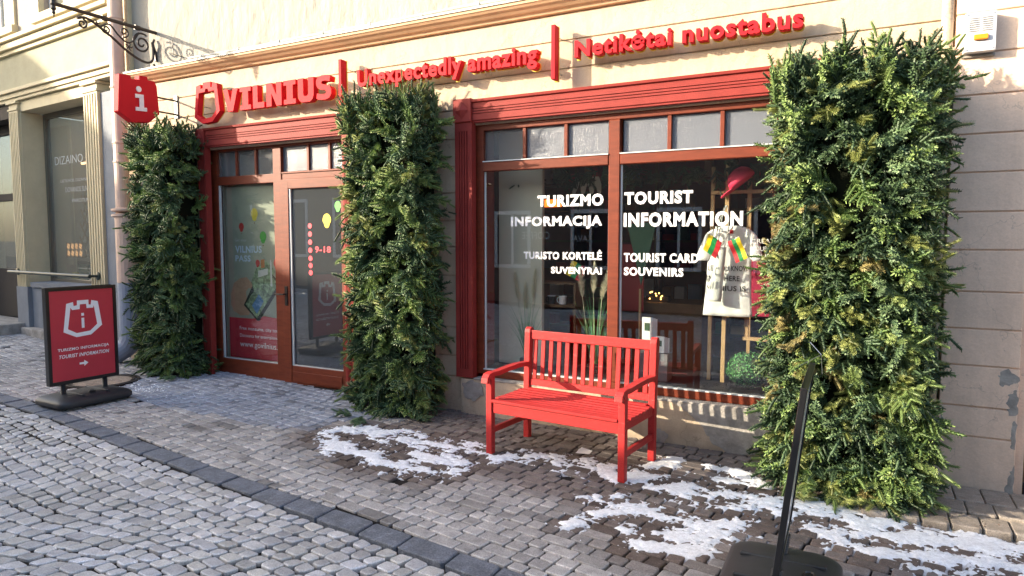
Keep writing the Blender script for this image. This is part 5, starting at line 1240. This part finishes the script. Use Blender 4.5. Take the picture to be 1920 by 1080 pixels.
# mugs on a dark crate, boxes of postcards
cr = thing("display_crate", "dark open display crate under the two mugs", "crate", (-2.68, .66, .41))
quick("board", M_shelf, cr, -.2, .2, -.12, .12, .575, .60); quick("board", M_shelf, cr, -.2, .2, -.12, .12, .80, .82); quick("side", M_shelf, cr, -.2, -.18, -.12, .12, 0, .574); quick("side", M_shelf, cr, .18, .2, -.12, .12, 0, .574); quick("side", M_shelf, cr, .18, .2, -.12, .12, .601, .799); quick("side", M_shelf, cr, -.2, -.18, -.12, .12, .601, .799)
def mug(lab, x, y, z, m, lx=None):
    t = thing("enamel_mug", lab, "mug", (x, y, z))
    MB().lathe([(.001, .003), (.034, .003), (.036, .008), (.037, .078), (.040, .082), (.036, .082), (.034, .012), (.001, .010)], 20).build("cup", m, t, smooth=True)
    MB().tube([(-.036, -.0, .066), (-.058, -.0, .062), (-.062, 0, .040), (-.054, 0, .022), (-.036, 0, .018)], .0045, 8).build("handle", m, t, smooth=True)
    MB().lathe([(.0405, .079), (.0405, .085), (.0355, .085), (.0355, .079)], 20).build("rim", M_white if m is not M_white else M_blk, t)
mug("black enamel mug with a white rim, left of the white mug", -2.75, .58, 1.011, mat("black_enamel", (.02, .025, .03), .2)); mug("white enamel mug right of the black mug", -2.63, .58, 1.011, mat("white_enamel2", (.75, .75, .76), .2))
def card_box(lab, x, y, z, h, n):
    t = thing("card_pack", lab, "card box", (x, y, z), R(-8))
    for k in range(n):
        quick("card", M_white, t, -.05 + k * .012, .05 + k * .012, k * .02, k * .02 + .012, 0, h - k * .008)
    quick("printed_label", mat("dark_green_print", (.02, .08, .04)), t, -.025, .025, -.002, -.0004, h * .4, h * .75)
card_box("taller pack of white cards with a green label behind the bench back", -1.70, .32, .76, .20, 3); card_box("lower pack of white cards with a green label right of the bench post", -1.585, .30, .655, .145, 3)
quick("card_stand", mat("clear_grey", (.2, .2, .22)), frame, -1.78, -1.50, .26, .42, .41, .65)
# garland at the top of the window, inside
gar = thing("garland", "bluish fir garland hung inside along the top of the display window", "garland", (-2, .5, 2.25))
grn = random.Random(12)
for k in range(34):
    o = bpy.data.objects.new("branch", LIB[grn.choice(["blue", "dark"])][grn.randrange(4)][0]); COL.objects.link(o); o.parent = gar
    o.matrix_basis = Matrix.Translation((-.95 + 2.35 * k / 33, grn.uniform(-.05, .05), grn.uniform(-.02, .06))) @ frame_to(Vector((grn.uniform(-1, 1), grn.uniform(-.5, .5), grn.uniform(-1, .2))), Vector((0, -1, 0))) @ Matrix.Scale(.75, 4)
# the room further back
def furn(nm, lab, cat, m, *a, **k): o = quick(nm, m, None, *a, **k); return tag(o, lab, cat)
ct = thing("sales_counter", "dark red sales counter deep inside behind the entrance door", "counter", (-5.3, 1.9, 0))
quick("front_panel", mat("counter_red", (.22, .02, .03), .5), ct, -.9, .6, 0, .04, 0, 1.05); quick("top", M_shelf, ct, -.95, .65, -.03, .6, 1.051, 1.09, bevel=.004)
for k, z in enumerate((.35, .62, .85)): quick("leaflet_row", mat("ochre_paper", (.55, .33, .06)), ct, -.6 + .1 * k, .2 + .1 * k, -.05, -.005, z, z + .02)
sh_ = thing("wall_shelving", "dark wooden shelving with small souvenirs at the back of the shop", "shelving", (-3.2, 3.9, 0)); sr = random.Random(6)
for k in range(6): quick("shelf", M_shelf, sh_, -1.8, 2.6, -.15, .25, .35 + k * .42, .38 + k * .42)
for x in (-1.8, -.6, .6, 1.6, 2.6): quick("upright", M_shelf, sh_, x - .02, x + .02, -.15, .25, 0, 2.8)
sv = [mat("souvenir_%d" % i, c, .5) for i, c in enumerate([(.5, .05, .05), (.6, .5, .3), (.1, .2, .3), (.6, .6, .58), (.35, .18, .05), (.08, .2, .1)])]
for k in range(6):
    x = -1.75
    while x < 2.5:
        w = sr.uniform(.06, .22)
        if sr.random() < .7: quick("souvenir", sr.choice(sv), sh_, x, x + w, -.08, .08, .381 + k * .42, .381 + k * .42 + sr.uniform(.08, .3))
        x += w + .05
ft = thing("felt_tree", "flat green tree shaped decoration inside behind the TOURIST CARD lettering", "decoration", (-1.95, 1.0, .4))
MB().plate([[(-.17, 1.40), (.13, 1.42), (-.02, .80)]], lambda a, b: (a, 0, b), lambda a, b: (a, .02, b)).build("green_cone", mat("mint_green", (.05, .15, .09)), ft); quick("pole", M_ash, ft, -.035, -.015, -.01, .01, 0, .76)
rd_ = thing("red_banner", "red hanging cloth inside right of the mullion", "banner", (-2.15, 1.3, .9)); quick("cloth", mat("red_cloth", (.35, .03, .03)), rd_, -.12, .12, 0, .01, 0, .7)
pk = thing("pink_board", "dark pink board standing behind the easel at the right", "board", (-.65, .95, .4)); quick("panel", mat("dark_pink", (.40, .015, .07)), pk, -.42, .35, 0, .03, .55, 1.12)
quick("foot", M_ash, pk, -.3, -.27, 0, .03, 0, .549); quick("foot", M_ash, pk, .27, .30, 0, .03, 0, .549)
cd2 = thing("candle_lights", "small cluster of warm fairy lights on the dark counter in the shop", "lights", (-1.95, 1.5, 1.05))
r = random.Random(1)
for k in range(9): MB().lathe([(.001, -.008), (.008, 0), (.001, .008)], 8, (r.uniform(-.09, .09), 0, r.uniform(-.03, .05))).build("bulb", mat("warm_bulb", (1, .5, .15), emis=((1, .45, .1), 4)), cd2)
quick("bowl", M_dark, cd2, -.12, .12, .02, .12, -.06, .0); quick("stand", M_shelf, cd2, -.5, .5, -.1, .5, -1.05, -.061)
ne = thing("neon_sign", "small glowing orange sign deep inside behind the TURIZMO lettering", "sign", (-3.62, 2.5, 2.12)); text_flat("glowing_words", "ПAR", mat("neon_orange", (1, .2, .02), emis=((1, .16, .02), 1.6)), ne, -.12, .12, -.05, .05, 0, .01) if False else None
quick("glow_panel", mat("neon_orange", (1, .2, .02), emis=((1, .16, .02), 1.0)), ne, -.13, .13, 0, .01, -.05, .045); quick("casing", M_dark, ne, -.2, .2, .011, .1, -.1, .1)
fw = thing("felt_leaves", "pale felt leaf cluster hanging inside at the top of the left window", "decoration", (-2.40, .62, 2.15))
for k, (dx, a) in enumerate(((-.10, -.5), (-.03, -.15), (.04, .1), (.10, .35))):
    MB().plate([[(-.025, .02), (-.035, -.05), (-.02, -.13), (.0, -.15), (.02, -.13), (.035, -.05), (.025, .02)]], lambda p, q_: (dx + p * math.cos(a) - q_ * math.sin(a) * .6, 0, q_ + .08), lambda p, q_: (dx + p * math.cos(a) - q_ * math.sin(a) * .6, .006, q_ + .08)).build("felt_leaf", M_pvc, fw)
text_flat("lettering", "CREATE", M_fl, frame, -.80, -.60, 1.62, 1.655, .0668, -.008); text_flat("lettering", "YOUR OWN", M_fl, frame, -.80, -.55, 1.56, 1.595, .0668, -.008); text_flat("lettering", "ROUTE", M_fl, frame, -.80, -.63, 1.50, 1.535, .0668, -.008)

# poster inside the fixed entrance pane
ps = thing("pass_poster", "tall poster with balloons and a hand holding a phone inside the left entrance pane", "poster", (-6.45, .17, .21))
def pq(nm, m, loops, d=.0, **k): return MB().plate(loops, lambda a, b: (a + 6.45, -.004 - d, b - .21), lambda a, b: (a + 6.45, -.0035 - d, b - .21)).build(nm, m, ps, **k)
quick("sheet", mat("poster_sage", (.30, .32, .25), .6, var=.15, vscale=2), ps, -.45, .445, -.003, .0, 0, 2.07)
pq("red_field", mat("poster_red", (.45, .03, .05), .6), [[(-6.90, .212), (-6.006, .212), (-6.006, .72), (-6.3, .74), (-6.5, .70), (-6.90, .70)]])
def balloon(par, cx, cz, s, c, nm):
    P = [(cx + s * .5 * math.sin(a) * (1 if math.cos(a) > -.2 else .82), cz + s * .6 * math.cos(a) - (0 if math.cos(a) > -.6 else s * .12)) for a in np.linspace(0, 2 * math.pi, 19)[:-1]]
    m = mat("balloon_" + nm, c, .5); o = pq("balloon", m, [P], .001); pq("balloon_basket", M_shelf, [[(cx - s * .08, cz - s * .86), (cx + s * .08, cz - s * .86), (cx + s * .08, cz - s * 1.0), (cx - s * .08, cz - s * 1.0)]], .001); return o
balloon(ps, -6.42, 1.95, .115, (.60, .48, .04), "yellow"); balloon(ps, -6.645, 1.80, .085, (.40, .02, .02), "red"); balloon(ps, -6.285, 1.68, .11, (.03, .30, .03), "green"); balloon(ps, -6.385, 1.37, .07, (.45, .02, .05), "red"); balloon(ps, -6.07, 1.37, .11, (.45, .02, .05), "red")
M_skin = mat("printed_skin", (.42, .25, .16), .6, var=.15, vscale=9)
pq("printed_hand", M_skin, [[(-6.86, .98), (-6.80, 1.12), (-6.70, 1.18), (-6.58, 1.20), (-6.46, 1.10), (-6.45, 1.05), (-6.55, 1.07), (-6.60, 1.02), (-6.58, .90), (-6.52, .80), (-6.56, .74), (-6.70, .73), (-6.82, .78), (-6.86, .86)]], .0005)
pq("printed_phone", mat("phone_black", (.02, .02, .02), .3), [[(-6.64, .86), (-6.42, .68), (-6.38, .68), (-6.02, 1.10), (-6.02, 1.14), (-6.28, 1.34), (-6.33, 1.33)]], .001)
pq("printed_screen", mat("printed_town", (.20, .27, .16), .6, var=.7, vscale=14, grain=.5, gscale=40), [[(-6.61, .87), (-6.42, .71), (-6.06, 1.12), (-6.14, 1.22), (-6.10, 1.28), (-6.24, 1.40), (-6.42, 1.30), (-6.50, 1.14), (-6.46, 1.04)]], .0015)
pq("printed_water", mat("printed_blue", (.10, .22, .40), .6, var=.3, vscale=20), [[(-6.50, .86), (-6.42, .76), (-6.30, .92), (-6.38, 1.0)]], .002)
pq("printed_castle", mat("printed_white", (.55, .55, .52), .6), [[(-6.38, 1.20), (-6.22, 1.24), (-6.22, 1.31), (-6.38, 1.28)]], .002); pq("printed_castle", mat("printed_brick", (.45, .16, .05), .6), [[(-6.33, 1.31), (-6.27, 1.32), (-6.27, 1.42), (-6.33, 1.41)]], .002); pq("printed_castle", MATS["printed_white"], [[(-6.18, 1.10), (-6.15, 1.10), (-6.155, 1.38), (-6.17, 1.42), (-6.18, 1.38)]], .002)
M_pb = mat("poster_paleblue", (.50, .60, .72), .6)
for body, a, c, z0, z1, m, off in (("Get your", -6.76, -6.56, 1.615, 1.66, M_fl, -.005), ("VILNIUS", -6.76, -6.31, 1.49, 1.575, M_pb, .03), ("PASS", -6.76, -6.50, 1.385, 1.46, M_pb, .03), ("Free museums, city tours", -6.72, -6.02, .545, .60, M_white, .0), ("Discounts for entertainment", -6.72, -6.02, .47, .51, M_white, 0), ("www.govilnius.lt", -6.72, -6.03, .33, .42, M_white, .0)):
    text_flat("lettering", body, m, ps, a + 6.45, c + 6.45, z0 - .21, z1 - .21, -.0065, off)
# stickers on the door pane
M_rl = mat("red_vinyl", (.85, .04, .07), .5)
text_flat("lettering", "9-18", M_rl, leaf, -5.40, -5.17, 1.505, 1.575, .0905, .03)
for z in (1.80, 1.71, 1.62, 1.53, 1.44, 1.36, 1.28): MB().lathe([(.022, 0), (.030, 0), (.030, .0012), (.022, .0012)], 14, (-5.47, .091, z), Matrix.Rotation(R(90), 4, 'X')).build("ring_sticker", M_rl, leaf)
for cx, cz, s, c in ((-5.22, 1.86, .12, (.75, .60, .04)), (-5.06, 2.01, .09, (.10, .50, .08))):
    P = [(cx + s * .5 * math.sin(a) * (1 if math.cos(a) > -.2 else .82), cz + s * .6 * math.cos(a) - (0 if math.cos(a) > -.6 else s * .12)) for a in np.linspace(0, 2 * math.pi, 19)[:-1]]
    MB().plate([P], lambda a, b: (a, .0895, b), lambda a, b: (a, .0905, b)).build("balloon_sticker", mat("sticker_%d" % int(s * 1000), c), leaf)
# mirrored-looking cafe lettering stands on the opposite shop windows and is seen only in reflection
for body, xc, w, z0, z1 in (("COFFEE", -7.6, .8, 1.66, 1.85), ("DESERTAI", -6.3, .8, 1.95, 2.1), ("KAVA", -6.3, .5, 1.6, 1.75)):
    v, f = text_raw(body, 0, .01); mn, mx_ = v.min(0), v.max(0); b = MB()
    b.add([(5 + xc + w / 2 - (p[0] - mn[0]) / (mx_[0] - mn[0]) * w, .06, z0 + (p[1] - mn[1]) / (mx_[1] - mn[1]) * (z1 - z0)) for p in v], f); b.build("lettering", M_white, o2)
